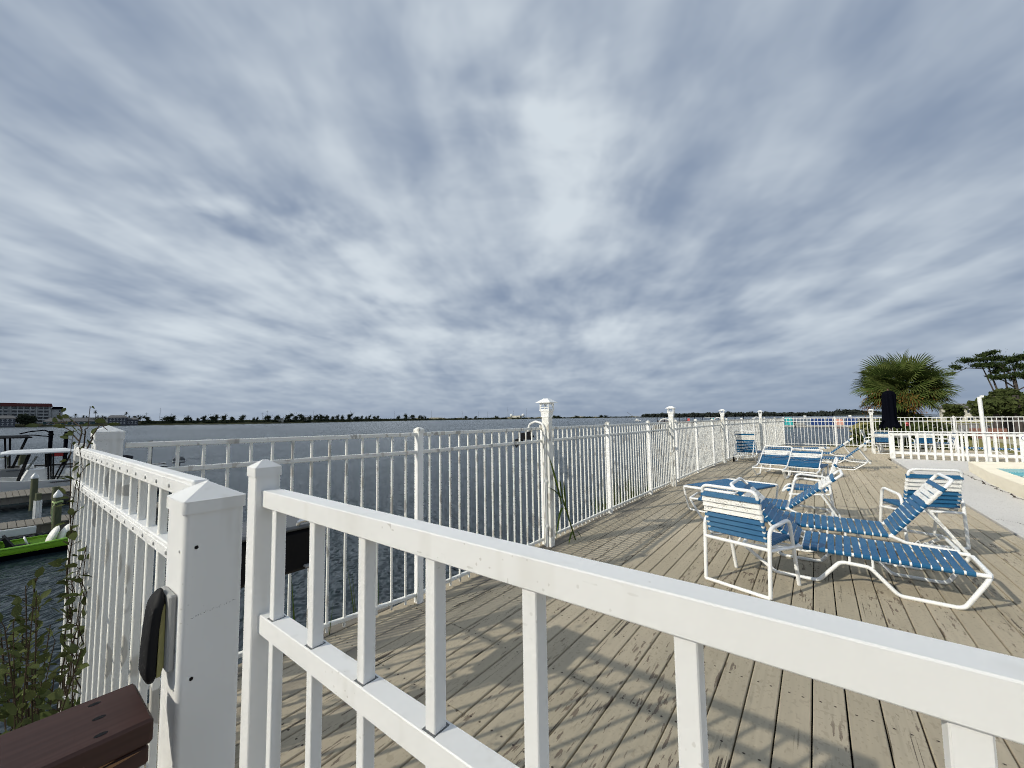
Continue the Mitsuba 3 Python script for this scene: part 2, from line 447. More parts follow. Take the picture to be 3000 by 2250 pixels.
FENCE = np.array([(-2.795, 0.43), (-2.50, 2.24), (-2.47, 4.15), (-2.47, 6.08), (-2.46, 8.02), (-2.44, 9.9), (-2.41, 11.75), (-2.37, 13.7), (-2.27, 15.55), (-2.08, 17.5), (-1.90, 19.4), (-1.70, 21.3), (-1.46, 23.2), (-1.23, 25.0)])


def fence_x(y):
    return np.interp(y, FENCE[:, 1], FENCE[:, 0])


# shore bank on the landward side, behind the far fence
def bank(X, Y):
    e = Y - (27.0 + 1.9 * np.maximum(0.6 - X, -0.0) ** 1.2 * 0 + 0)
    edge = 2.4 + 0.35 * np.sin(Y * 0.22) + 0.045 * np.maximum(Y - 26, 0)
    t = np.clip((X - edge + 1.6) / 2.6, 0, 1)
    return WATER_Z - 0.5 + t * (1.15 + 0.5 * np.clip((Y - 24) / 60, 0, 1)) + 0.06 * meshkit.fbm(np.stack([X * 0.8, Y * 0.8, X * 0], -1), 3, 4)


struct('lawn', sheet(np.concatenate([np.arange(-2.5, 12, 0.4), np.arange(12, 130, 4)]), np.concatenate([np.arange(25.3, 45, 0.5), np.arange(45, 260, 4)]), bank), 'm_lawn', smooth=True)

# ------------------------------------------------------------------ deck
PITCH, X0 = 0.132, -2.466
tag('deck', kind='structure')
USED['deck'] = 0


def board(x, y0, y1, z):
    g, c, h = 0.0035, 0.004, 0.032
    prof = [(x + g, z - h), (x + PITCH - g, z - h), (x + PITCH - g, z - c), (x + PITCH - g - c, z), (x + g + c, z), (x + g, z - c)]
    v = [(a, y, b) for y in (y0, y1) for a, b in prof]
    f = [(i, (i + 1) % 6, 6 + (i + 1) % 6) for i in range(6)] + [(i, 6 + (i + 1) % 6, 6 + i) for i in range(6)]
    f += [(0, i + 1, i) for i in range(1, 5)] + [(6, 6 + i, 7 + i) for i in range(1, 5)]
    return np.array(v), np.array(f)


ys = np.arange(0.2, 25.0, 0.05)
for i in range(-2, 60):
    x = X0 + i * PITCH
    ok = ys[x + 0.10 > fence_x(ys) - 0.10]
    if not len(ok):
        continue
    ya, yb = ok[0], min(ok[-1], 24.93)
    if x > -0.86 and i < 32:
        ya = -2.2
    if i >= 32:
        ya = 19.27
    cuts = [ya]
    y = ya + rng.uniform(1.0, 4.6)
    while y < yb - 0.9:
        y = 2.755 + 0.6 * round((y - 2.755) / 0.6)
        if y > cuts[-1] + 0.5:
            cuts.append(y)
        y += rng.choice((3.6, 4.2, 4.8))
    cuts.append(yb)
    for a, b in zip(cuts, cuts[1:]):
        obj('board', board(x, a + 0.0025, b - 0.0025, rng.uniform(-0.0015, 0.0012)), 'm_deck', 'deck')
obj('frame', cat([box(-0.84, 1.75, -2.15, 0.22, -0.25, -0.036), box(-2.40, 1.75, 0.30, 13.0, -0.25, -0.036), box(-1.95, 1.75, 13.0, 19.0, -0.25, -0.036), box(-1.2, 5.6, 19.3, 24.9, -0.25, -0.036), box(-2.56, -2.52, 0.5, 13.0, -0.28, -0.034)]
                 + [mv(lathe([(0.11, -3), (0.11, -0.2)], 10), (-2.3, y, 0)) for y in (0.6, 3.2, 5.8, 8.4, 11, 13.4)]), 'm_under', 'deck')

# ------------------------------------------------------------------ concrete, kerb and pool
from shapely.geometry import Polygon


def slab(poly, z0, z1, holes=()):
    m = trimesh.creation.extrude_polygon(Polygon(poly, list(holes)), z1 - z0, engine='earcut')
    m.apply_translation([0, 0, z0])
    return np.array(m.vertices), np.array(m.faces)


struct('concrete_patio', slab([(1.765, -2), (9, -2), (9, 19.2), (1.86, 19.2), (1.80, 14)], -0.2, 0.004), 'm_concrete')
crack = [np.array([2.60 + 0.03 * math.sin(y * 7) + 0.02 * math.sin(y * 17) + 0.02 * max(0, y - 11), y, 0.0062]) for y in np.arange(5, 15.9, 0.11)]
crack2 = [np.array([1.83 + 0.55 * t + 0.02 * math.sin(t * 31), 8.9 + 0.28 * math.sin(t * 2) * t - 2.2 * t * t, 0.0062]) for t in np.linspace(0, 1.4, 40)]


def ribbon(c, w):
    c = np.asarray(c)
    t = np.gradient(c, axis=0)
    n = np.stack([-t[:, 1], t[:, 0], 0 * t[:, 0]], -1)
    n /= np.linalg.norm(n, axis=1, keepdims=True)
    w = np.asarray(w)[:, None] if np.ndim(w) else w
    v = np.vstack([c - n * w, c + n * w])
    k = len(c)
    f = [(i, i + 1, k + i + 1, k + i) for i in range(k - 1)]
    return v, np.array(f)


obj('crack', ribbon(crack, 0.006 + 0.012 * nrng.random(len(crack))), 'm_under', 'concrete_patio')
obj('crack', ribbon(crack2, 0.0035), 'm_under', 'concrete_patio')
OUT = [(2.92, 15.95), (2.70, 13.2), (2.625, 11.1), (2.58, 8), (2.55, 4.5), (8, 4.5), (8, 18.2), (5, 16.9)]
POOL = [(3.0, 14.25), (2.93, 12.2), (2.87, 8), (2.85, 5.2), (7.4, 5.2), (7.4, 16.2)]
struct('pool_kerb', slab(OUT, -0.1, 0.245, [POOL[::-1]]), 'm_coping')
struct('pool_wall', cat([(np.array([(x, y, z) for x, y in POOL for z in (-1.2, 0.243)]), np.array([(2 * i, 2 * ((i + 1) % 6), 2 * ((i + 1) % 6) + 1, 2 * i + 1) for i in range(6)]))]), 'm_poolwall')
struct('pool_water', slab(POOL, 0.10, 0.17), 'm_poolwater')
tag(obj('leaf_on_kerb', hull([(2.82, 10.98, 0.246), (2.98, 11.32, 0.247), (2.93, 11.15, 0.254), (2.86, 11.12, 0.251)]), 'm_stem'), 'thin dry brown leaf lying on the pool kerb', 'leaf')

# ------------------------------------------------------------------ waterside fence
picket = P(cbox(-0.008, 0.008, -0.008, 0.008, 0.012, 1.314, 0.0025), 'm_worn')
post2 = P(cat([rbox(-0.027, 0.027, -0.027, 0.027, -0.1, 1.345, 0.005)]), 'm_tube')
cap2 = P(hull([(sx * 0.032, sy * 0.032, z) for sx in (-1, 1) for sy in (-1, 1) for z in (1.335, 1.366)] + [(sx * 0.012, sy * 0.012, 1.382) for sx in (-1, 1) for sy in (-1, 1)]), 'm_worn')
wf = thing('waterside_fence', 'long white metal picket fence between the wooden deck and the open water', 'fence')
for n, (x, y) in enumerate(FENCE):
    if n == 0:
        continue
    obj('post', post2, parent=wf, tw=at((x, y, 0)))
    obj('post_cap', cap2, parent=wf, tw=at((x, y, 0)))
for a, b in zip(FENCE, FENCE[1:]):
    d = b - a
    L = np.hypot(*d)
    ang = math.degrees(math.atan2(d[1], d[0]))
    for z0, z1 in ((1.312, 1.340), (1.168, 1.196), (0.050, 0.076)):
        obj('rail', cbox(0.020, L - 0.020, -0.014, 0.014, z0, z1, 0.003), 'm_worn', wf, tw=at((a[0], a[1], 0), ang))
    k = int(round(L / 0.12))
    for i in range(1, k):
        q = a + d * (i / k)
        obj('picket', picket, parent=wf, tw=at((q[0], q[1], 0), ang))

# far fence
ff = thing('far_fence', 'white metal picket fence across the far end of the deck in front of the palm', 'fence')
FX0, FX1 = -1.23, 6.2
for x in (0.67, 2.48, 4.30, 6.12):
    obj('post', post2, parent=ff, tw=at((x, 25, 0)))
    obj('post_cap', cap2, parent=ff, tw=at((x, 25, 0)))
for z0, z1 in ((1.310, 1.340), (1.155, 1.183), (0.075, 0.105)):
    obj('rail', cbox(FX0 + 0.03, FX1, 24.986, 25.014, z0, z1, 0.003), 'm_tube', ff)
fpicket = P(cbox(-0.009, 0.009, -0.009, 0.009, 0.03, 1.31, 0.002), 'm_tube')
for i in range(1, 57):
    obj('picket', fpicket, parent=ff, tw=at((FX0 + 0.13 * i, 25, 0)))

# corner post and left fence
cp = thing('corner_post', 'square white capped post at the left corner of the waterside fence', 'post')
obj('shaft', rbox(-2.862, -2.752, 0.328, 0.438, -0.3, 1.385, 0.010), 'm_white', cp, smooth=30)
obj('cap', cat([rbox(-2.867, -2.747, 0.323, 0.443, 1.360, 1.400, 0.010), hull([(-2.867, 0.323, 1.40), (-2.747, 0.323, 1.40), (-2.867, 0.443, 1.40), (-2.747, 0.443, 1.40), (-2.807, 0.383, 1.432)])]), 'm_white', cp, smooth=30)
lf = thing('left_fence', 'short white picket fence with screw heads in its rails left of the gate post', 'fence')
LX0, LX1 = -2.80, -0.985
for (z0, z1) in ((1.286, 1.328), (1.136, 1.172), (0.08, 0.11)):
    r = obj('rail', cat([cbox(LX0, LX1, 0.268, 0.298, z0, z1, 0.003), box(LX0 + 0.002, LX1 - 0.002, 0.2655, 0.269, z0 + 0.012, z1 - 0.010)]), 'm_white', lf)
    if z0 > 1:
        for x in np.arange(LX1 - 0.055, LX0, -0.112):
            obj('screw_head', mv(lathe([(0.0, 0), (0.0048, 0.0), (0.0042, 0.0022), (0, 0.003)], 8), (0, 0, 0)), 'm_grey', r, tw=T().translate([x + 0.008, 0.2655, z0 + 0.017]).rotate([1, 0, 0], 90))
lpicket = P(cbox(-0.0085, 0.0085, -0.0085, 0.0085, 0.02, 1.288, 0.002), 'm_worn')
for x in np.arange(LX1 - 0.055, LX0 + 0.03, -0.112):
    obj('picket', lpicket, parent=lf, tw=at((x, 0.283, 0)))
obj('end_post', cat([cbox(LX0 - 0.026, LX0, 0.262, 0.304, -0.4, 1.345, 0.004)]), 'm_worn', lf)

# ------------------------------------------------------------------ gate post, latch and gate
gp = thing('gate_post', 'thick square white post with pyramid cap and black latch at the gate', 'post')
GX0, GX1, GY0, GY1 = -0.979, -0.873, 0.226, 0.326
obj('shaft', rbox(GX0, GX1, GY0, GY1, -0.3, 1.300, 0.010, 4), 'm_white', gp, smooth=30)
c0 = 0.0035
obj('cap', cat([rbox(GX0 - c0, GX1 + c0, GY0 - c0, GY1 + c0, 1.283, 1.305, 0.011, 4),
                hull([(x, y, 1.305) for x in (GX0 - c0 + 0.002, GX1 + c0 - 0.002) for y in (GY0 - c0 + 0.002, GY1 + c0 - 0.002)] + [((GX0 + GX1) / 2 + s, (GY0 + GY1) / 2, 1.333) for s in (-.004, .004)])]), 'm_white', gp, smooth=25)
for z in (1.222, 0.995):
    obj('bolt_hole', mv(lathe([(0.0, 0), (0.0033, 0.0)], 12)), 'm_black', gp, tw=T().translate([GX1 + 0.0006, GY0 + 0.021, z]).rotate([0, 1, 0], 90))
for z in (1.216, 1.045, 0.98):
    obj('screw_head', mv(lathe([(0.0, 0.0015), (0.0022, 0.001), (0.0026, 0.0)], 10)), 'm_grey', gp, tw=T().translate([GX1 - 0.016, GY0, z]).rotate([1, 0, 0], 90))
scuff = [mv(hull([(0, 0, 0), (s, 0, 0.0002), (s * 0.6, 0.0008, 0), (0.2 * s, -0.0006, 0.0002)]), (0, 0, 0)) for s in (0.002, 0.003)]
sc = []
for i in range(34):
    t = i / 33
    a = rng.uniform(0.0008, 0.0026)
    y, z = GY0 + 0.016 + 0.070 * t + rng.uniform(-.001, .001), 1.100 + 0.008 * t + rng.uniform(-.0016, .0016)
    sc.append(hull([(GX1, y, z), (GX1, y + a, z + 0.0003), (GX1 + 0.0004, y + a / 2, z + 0.0006), (GX1, y + a * .7, z - 0.0005)]))
obj('scuff_mark', cat(sc), 'm_dkgrey', gp)
la = thing('gate_latch', 'black curved gate latch handle on a grey plate on the gate post', 'latch')
obj('plate', cbox(-0.958, -0.889, 0.214, 0.226, 1.012, 1.142, 0.003), 'm_grey', la)
hp = []
for t in np.linspace(0, 1, 15):
    yy = float(np.interp(t, (0, 0.08, 0.2, 0.5, 0.85, 1), (0.2085, 0.205, 0.2005, 0.1965, 0.1945, 0.198)))
    zz = 1.147 - 0.152 * t
    e = float(np.interp(t, (0, 0.06, 0.14, 0.9, 0.97, 1), (0.35, 0.75, 1, 1, 0.8, 0.5)))
    w, th = 0.027, 0.0095 * e
    hp.append([(-0.925 + w * e * cx, yy + th * cy, zz) for cx, cy in ((-1, 0), (-0.9, 0.7), (-0.5, 1), (0.5, 1), (0.9, 0.7), (1, 0), (0.9, -0.7), (0.5, -1), (-0.5, -1), (-0.9, -0.7))])
hv = np.array(hp).reshape(-1, 3)
hf = [(i * 10 + j, i * 10 + (j + 1) % 10, (i + 1) * 10 + (j + 1) % 10, (i + 1) * 10 + j) for i in range(14) for j in range(10)]
hfc = np.array(hf)
hv2 = np.vstack([hv, hv[:10].mean(0) + [0, 0, .003], hv[-10:].mean(0) - [0, 0, .004]])
caps = [(150, (j + 1) % 10, j, j) for j in range(10)] + [(151, 140 + j, 140 + (j + 1) % 10, 140 + (j + 1) % 10) for j in range(10)]
obj('handle', (hv2, np.vstack([hfc, caps])), 'm_blackmatte', la, smooth=50)
obj('tongue', hull([(x, y, z) for x in (-0.945, -0.905) for y, z in ((0.2125, 1.125), (0.206, 1.125), (0.2135, 1.02), (0.204, 1.004), (0.209, 1.004))]), 'm_brass', la)

ga = thing('pool_gate', 'white metal picket gate running close across the foreground into the right edge', 'gate')
HX0, HX1, HY0, HY1 = -0.702, -0.672, 0.2655, 0.3035
obj('upright', cbox(HX0, HX1, HY0, HY1, 0.04, 1.372, 0.0015), 'm_white', ga)
obj('upright_cap', cat([rbox(HX0 - .002, HX1 + .002, HY0 - .002, HY1 + .002, 1.362, 1.376, 0.003),
                        hull([(x, y, 1.376) for x in (HX0 - .0015, HX1 + .0015) for y in (HY0 - .0015, HY1 + .0015)] + [((HX0 + HX1) / 2, (HY0 + HY1) / 2 + s, 1.3875) for s in (-.003, .003)])]), 'm_white', ga, smooth=25)
RY0, RY1, RX1 = 0.2756, 0.3034 - 0.0008, 0.62
for z0, z1 in ((1.3148, 1.3403), (1.1249, 1.1534), (0.09, 0.118)):
    obj('rail', cbox(HX1, RX1, RY0, RY1, z0, z1, 0.0010), 'm_white', ga)
    if z0 > 1:
        wd = []
        for i in range(9):
            z = z0 + 0.003 + (z1 - z0 - 0.005) * i / 8
            v, f = trimesh.creation.icosphere(1, 0.0021).vertices, trimesh.creation.icosphere(1, 0.0021).faces
            wd.append((np.array(v) * [1.0, 0.8, 0.75] + [HX1 + 0.0004, RY0 + 0.0002, z], f))
        obj('weld', cat(wd), 'm_white', ga, smooth=True)
gpk = cbox(-0.0068, 0.0068, -0.0080, 0.0080, 0.118, 1.3150, 0.0009)
gpk = P(gpk, 'm_white')
for i in range(11):
    x = -0.6459 + 0.114 * i + 0.0068
    if x < RX1 - 0.02:
        obj('picket', gpk, parent=ga, tw=at((x, 0.2884, 0)))
        obj('slot_edge', cat([box(x - 0.0086, x + 0.0086, 0.2778, 0.2990, 1.1534, 1.15365)]), 'm_dkgrey', ga)
obj('upright', cbox(RX1, RX1 + 0.03, HY0, HY1, 0.04, 1.372, 0.0015), 'm_white', ga)

# brown hand rail butting against the gate post
br = thing('hand_rail', 'dark brown wooden hand rail with three screw holes at the lower left', 'railing')
BX0, BX1, BY = -0.948, -0.812, 0.183
vtx = cbox(BX0, BX1, -1.6, BY, 0.955, 0.992, 0.004)
obj('top_board', vtx, 'm_brown', br)
for x, y in ((-0.925, 0.128), (-0.878, 0.128), (-0.830, 0.124)):
    k = obj('screw_hole', mv(lathe([(0.0, 0.0), (0.0055, 0.0)], 10)), 'm_black', br, tw=T().translate([x, y, 0.9924]).scale([0.8, 1.5, 1]))
obj('under_board', cat([cbox(BX0 + 0.02, BX1 - 0.004, -1.6, BY - 0.004, 0.925, 0.952, 0.003), cbox(BX0 + 0.04, BX1 - 0.010, -1.6, BY - 0.012, 0.80, 0.922, 0.004)]), 'm_brown', br)
obj('split', cat([hull([(BX1 - 0.004, BY - 0.012 - a, z), (BX1 - 0.002, BY - 0.06 - a, z - 0.004), (BX1 - 0.0025, BY - 0.10 - a, z - 0.002), (BX1 - 0.003, BY - 0.05 - a, z + 0.002)]) for a, z in ((0.0, 0.962), (0.03, 0.9545), (0.0, 0.9495))]), 'm_splinter', br)
obj('post', cbox(-0.93, -0.84, -0.35, -0.26, -0.2, 0.80, 0.005), 'm_brown', br)
obj('post', cbox(-0.93, -0.84, -1.55, -1.46, -0.2, 0.80, 0.005), 'm_brown', br)

# ------------------------------------------------------------------ lamp posts
def lamp_post(x, y, label, az=0, hook=True, light=True):
    k = thing('lamp_post', label, 'lamp post', 'white lamp posts along the deck')
    tw = at((x, y, 0), az)
    obj('shaft', LP['shaft'], parent=k, tw=tw)
    obj('collar', LP['collar'], parent=k, tw=tw)
    h = obj('lantern', LP['lantern'], parent=k, tw=tw)
    obj('roof', LP['roof'], parent=h, tw=tw)
    if hook:
        obj('conduit', LP['conduit'], parent=k, tw=tw)
    if light:
        obj('floodlight', LP['flood'], parent=k, tw=tw)
    return k


def arch(side):
    a = [(-0.050 + 0.1 * t, 0.052, 1.585 + 0.036 * math.sin(math.pi * t)) for t in np.linspace(0, 1, 9)]
    return mv(tube(a, 0.0035, 5), (0, 0, 0), side * math.pi / 2)


s4 = [(-1, -1), (1, -1), (1, 1), (-1, 1)]
LP = {}
LP['shaft'] = P(cbox(-0.045, 0.045, -0.045, 0.045, -0.05, 1.50, 0.004), 'm_worn')
LP['collar'] = P(cat([hull([(a * 0.047, b * 0.047, 1.478) for a, b in s4] + [(a * 0.056, b * 0.056, 1.53) for a, b in s4]), box(-0.050, 0.050, -0.050, 0.050, 1.46, 1.478)]), 'm_tube')
LP['lantern'] = P(cat([box(-0.062, 0.062, -0.062, 0.062, 1.530, 1.552)] + [box(a * 0.054 - 0.006, a * 0.054 + 0.006, b * 0.054 - 0.006, b * 0.054 + 0.006, 1.552, 1.625) for a, b in s4]
                       + [mv(box(-0.05, 0.05, 0.050, 0.056, z, z + 0.008), (0, 0, 0), q * math.pi / 2) for q in range(4) for z in (1.566, 1.614)] + [arch(q) for q in range(4)]), 'm_tube')
LP['roof'] = P(hull([(a * 0.092, b * 0.092, 1.624) for a, b in s4] + [(a * 0.092, b * 0.092, 1.629) for a, b in s4] + [(a * 0.035, b * 0.035, 1.668) for a, b in s4] + [(a * 0.028, b * 0.028, 1.674) for a, b in s4]), 'm_tube')
goose = fillet([(0.0, -0.060, 0.0), (0.0, -0.060, 1.32), (-0.03, -0.060, 1.385), (-0.13, -0.05, 1.41), (-0.22, -0.04, 1.375), (-0.235, -0.04, 1.30)], 0.06, 6)
LP['conduit'] = P(cat([tube(goose, 0.0125, 8), box(-0.018, 0.018, -0.0725, -0.045, 0.22, 0.245), box(-0.018, 0.018, -0.0725, -0.045, 0.72, 0.745), mv(lathe([(0.018, 1.29), (0.018, 1.33)], 10), (-0.235, -0.04, 0))]), 'm_tube_old', smooth=40)
LP['flood'] = P(cat([mv(hull([(a * 0.075, b * 0.05, c * 0.04) for a, b in s4 for c in (-1, 1)]), (-0.27, -0.06, 1.235), 0.5), hull([(-0.40, -0.10, 1.19), (-0.28, -0.02, 1.16), (-0.34, -0.12, 1.12), (-0.44, 0.0, 1.14), (-0.36, -0.04, 1.21)]),
                     hull([(-0.24, -0.05, 1.30), (-0.20, -0.03, 1.30), (-0.20, -0.03, 1.24), (-0.28, -0.06, 1.25), (-0.16, -0.02, 1.22)]), tube([(-0.30, -0.06, 1.20), (-0.40, -0.06, 1.10), (-0.43, -0.05, 1.16)], 0.010, 6)]), 'm_blackmatte')
lamp_post(-2.40, 4.13, 'tall white lamp post nearest the gate with a black floodlight on a curved arm')
lamp_post(-2.35, 9.22, 'second white lamp post along the waterside fence, with a curved white arm')
lamp_post(-2.24, 14.65, 'third white lamp post along the waterside fence, left of the upright chaise')
lamp_post(-1.71, 19.85, 'fourth white lamp post along the waterside fence, nearest the far corner', light=False)
lamp_post(1.62, 21.3, 'white lamp post standing on the deck in front of the palm and far fence', hook=False, light=False)

# ------------------------------------------------------------------ strap furniture
TR = 0.0155


def strap_mesh(half, r, w, sag=0.004):
    path = []
    for a in (-60, -20, 20, 55, 90):
        path.append((-half - (r + 0.002) * math.cos(math.radians(a)), (r + 0.002) * math.sin(math.radians(a))))
    for t in (0.25, 0.5, 0.75):
        path.append((-half + 2 * half * t, r + 0.002 - sag * math.sin(math.pi * t)))
    path += [(-y, z) for y, z in path[:5][::-1]]
    v, f = [], []
    for y, z in path:
        v += [(-w / 2, y, z), (w / 2, y, z), (w / 2, y * (1 - 0.002 / half), z - 0.0025), (-w / 2, y * (1 - 0.002 / half), z - 0.0025)]
    for i in range(len(path) - 1):
        for j in range(4):
            k = (j + 1) % 4
            f.append((4 * i + j, 4 * i + k, 4 * i + 4 + k, 4 * i + 4 + j))
    return np.array(v), np.array(f)


STRAPS = {}


def strap(half, w, m):
    k = (half, w, m)
    if k not in STRAPS:
        STRAPS[k] = P(strap_mesh(half, TR, w), m)
    return STRAPS[k]


FR = {}


def chaise(loc, rot, theta, label, W=0.60, wheels=False, L=1.09, group='blue strap chaise longues'):
    t = thing('chaise_longue', label, 'chaise longue', group)
    M = at(loc, rot)
    h, zs = W / 2, 0.28
    if (W, L) not in FR:
        low = []
        for s in (-1, 1):
            low.append([(L, s * h, zs), (L - 0.145, s * h, TR), (L - 0.48, s * h, TR), (L - 0.64, s * h, 0.20), (0.27, s * h, 0.205), (0.12, s * h, TR), (-0.18, s * h, TR), (-0.43, s * h, 0.215)])
        loop = low[0][::-1] + low[1]
        base = tube(fillet(loop, 0.07, 6, closed=True), TR, 8, closed=True)
        rails = [tube(fillet([(L - 0.005, s * h, zs), (0.0, s * h, zs), (-0.10, s * h, 0.235), (-0.425, s * h, 0.218)], 0.08, 4), TR * 0.97, 8) for s in (-1, 1)]
        stubs = [tube([(x, s * h, 0.20), (x, s * h, zs)], 0.009, 6) for s in (-1, 1) for x in (L - 0.62, 0.33)]
        bars = [tube([(x, -h, z), (x, h, z)], 0.011, 6) for x, z in ((0.02, zs - 0.012), (0.6, zs - 0.03))]
        FR[(W, L)] = (P(base, 'm_tube', 50), [P(r, 'm_tube', 50) for r in rails], P(cat(stubs + bars), 'm_tube', 50))
    base, rails, stubs = FR[(W, L)]
    obj('base_frame', base, parent=t, tw=M)
    for r in rails:
        obj('side_rail', r, parent=t, tw=M)
    obj('stub_posts', stubs, parent=t, tw=M)
    n = int((L - 0.08) / 0.0556)
    for i in range(n):
        obj('seat_strap', strap(h, 0.0455, 'm_blue'), parent=t, tw=M @ T().translate([0.045 + 0.0556 * i, 0, zs + rng.uniform(-.0025, .0010)]).rotate([0, 0, 1], rng.uniform(-.8, .8)))
    th = math.radians(theta)
    hb = h - 0.012
    BL = 0.71
    back = fillet([(0, -hb, zs), (-BL * math.cos(th), -hb, zs + BL * math.sin(th)), (-BL * math.cos(th), hb, zs + BL * math.sin(th)), (0, hb, zs)], 0.06, 6)
    b = obj('back_frame', tube(back, TR * 0.98, 8), 'm_tube', t, 50, tw=M)
    for i in range(12):
        s = 0.045 + 0.0505 * i
        m = 'm_blue' if i < 8 or i == 11 else 'm_strap_white'
        obj('back_strap', strap(hb, 0.0425, m), parent=b, tw=M @ T().translate([-s * math.cos(th), 0, zs + s * math.sin(th)]).rotate([0, 1, 0], theta))
    if theta > 100:
        n_ = np.array([-math.sin(th), 0, -math.cos(th)])
        d_ = np.array([-math.cos(th), 0, math.sin(th)])
        o_ = np.array([0, 0, zs])
        sup = fillet([o_ + d_ * 0.46 + [0, -hb + .03, 0], o_ + d_ * 0.22 + n_ * 0.13 + [0, -hb + .03, 0], o_ + d_ * 0.22 + n_ * 0.13 + [0, hb - .03, 0], o_ + d_ * 0.46 + [0, hb - .03, 0]], 0.04, 5)
        obj('support_bar', tube(sup, 0.011, 6), 'm_tube', t, 40, tw=M)
    elif theta > 20:
        q = 0.40
        a0 = np.array([-q * math.cos(th) - 0.012, 0, zs + q * math.sin(th) - 0.02])
        sup = fillet([a0 + [0, -hb + .03, 0], np.array([-0.50, -hb + .03, 0.175]), np.array([-0.50, hb - .03, 0.175]), a0 + [0, hb - .03, 0]], 0.04, 5)
        zig = [(-0.16 - 0.022 * i, hb - 0.035, 0.245 - 0.0 * i + (0.018 if i % 2 else -0.014) - 0.002 * i) for i in range(13)]
        obj('support_bar', cat([tube(sup, 0.011, 6)] + [tube([(x, s * y, z) for x, y, z in zig], 0.005, 5) for s in (-1, 1)]), 'm_tube_old', t, 40, tw=M)
    if wheels:
        wh = lathe([(0.02, -0.015), (0.075, -0.015), (0.082, -0.008), (0.082, 0.008), (0.075, 0.015), (0.02, 0.015)], 18)
        obj('wheel', P(wh, 'm_black', 40), parent=t, tw=M @ T().translate([-0.33, h + 0.01, 0.083]).rotate([1, 0, 0], 90))
    return t


AC = {}


def armchair(loc, rot, label, tape=False, group='blue strap armchairs'):
    """Faces local +y; rear feet at y = 0."""
    t = thing('armchair', label, 'armchair', group)
    M = at(loc, rot)
    h, hs = 0.255, 0.218
    if not AC:
        for s in (-1, 1):
            AC[s] = P(tube(fillet([(s * (h - 0.005), 0, TR), (s * h, 0.035, 0.545), (s * h, 0.40, 0.575), (s * (h - 0.005), 0.53, TR * 0.4)], 0.085, 7), TR, 8), 'm_tube', 50)
            AC[('side', s)] = P(tube([(s * h, 0.02, 0.375), (s * h, 0.475, 0.335)], 0.0125, 7), 'm_tube', 50)
        AC['floor'] = P(tube([(-h + .005, 0, TR), (h - .005, 0, TR)], TR * .98, 8), 'm_tube', 50)
        AC['cross'] = P(tube([(-h, 0.022, 0.382), (h, 0.022, 0.382)], TR * 0.95, 8), 'm_tube', 50)
        fr = [(s, y, z) for s, y, z in ((-hs, -0.065, 0.845), (-hs, 0.065, 0.405), (-hs, 0.50, 0.415), (-hs, 0.55, 0.36), (hs, 0.55, 0.36), (hs, 0.50, 0.415), (hs, 0.065, 0.405), (hs, -0.065, 0.845))]
        AC['shell'] = P(tube(fillet(fr, 0.06, 6, closed=True), TR * 0.93, 8, closed=True), 'm_tube', 50)
        AC['front'] = P(tube([(-h, 0.47, 0.337), (h, 0.47, 0.337)], 0.0125, 7), 'm_tube', 50)
    for s in (-1, 1):
        obj('arm_frame', AC[s], parent=t, tw=M)
        obj('side_bar', AC[('side', s)], parent=t, tw=M)
    for k in ('floor', 'cross', 'front'):
        obj({'floor': 'floor_bar', 'cross': 'rear_bar', 'front': 'front_bar'}[k], AC[k], parent=t, tw=M)
    sh = obj('seat_shell', AC['shell'], parent=t, tw=M)
    bd = np.array([0, -0.13, 0.44]) / np.hypot(0.13, 0.44)
    for i in range(8):
        m = 'm_blue' if i < 4 or i == 7 else 'm_strap_white'
        q = np.array([0, 0.065, 0.405]) + bd * (0.050 + 0.0470 * i)
        obj('back_strap', strap(hs, 0.0430, m), parent=sh, tw=M @ T().translate(q.tolist()).rotate([1, 0, 0], 74 + 0).rotate([0, 0, 1], 90))
    for i in range(9):
        y = 0.10 + 0.0475 * i
        tilt = 0 if i < 8 else -48
        obj('seat_strap', strap(hs, 0.0435, 'm_blue'), parent=sh, tw=M @ T().translate([0, min(y, 0.515), (0.406 + 0.01 * (y - 0.07) / 0.43) if i < 8 else 0.392]).rotate([1, 0, 0], tilt).rotate([0, 0, 1], 90))
    if tape:
        obj('tape', cat([tube([(-h, 0.30 + 0.012 * i, 0.567), (-h, 0.306 + 0.012 * i, 0.5675)], TR + 0.002, 8) for i in range(7)]), 'm_black', t, tw=M)
    return t


armchair((-0.585, 4.06, 0), -18, 'blue and white strap armchair nearest the gate, its mildewed white straps facing us')
chaise((-0.166, 4.99, 0), -1.5, 44, 'nearest chaise longue, its foot end closest to the right edge over bare boards')
chaise((0.50, 5.91, 0), 180, 53, 'chaise longue with its raised head in front of the right-hand armchair')
armchair((0.945, 6.66, 0), 19, 'blue strap armchair on the right beside the concrete, seen from behind a raised chaise head')
chaise((-0.33, 6.75, 0), 180, 41, 'chaise longue in the middle with its raised head in front of the taped armchair', W=0.56, L=1.12)
armchair((0.13, 7.58, 0), 90, 'blue strap armchair with black tape wound round one white arm', tape=True)
chaise((-0.86, 12.15, 0), 80, 146, 'left one of the two chaises side by side with their backs folded forward')
chaise((-0.28, 11.80, 0), 82, 149, 'right one of the two chaises side by side with their backs folded forward')
chaise((-1.75, 15.45, 0), 86, 77, 'chaise longue with a steep back and a black wheel standing against the waterside fence', wheels=True, W=0.56)
chaise((0.55, 14.85, 0), 176, 45, 'far chaise longue nearest the middle of the deck, head raised towards the pool')
chaise((0.30, 16.7, 0), 178, 42, 'farthest chaise longue with a raised head, just beyond another raised chaise')
chaise((-0.40, 18.6, 0), 182, 4, 'flat chaise longue near the far corner of the deck, lying fully reclined')

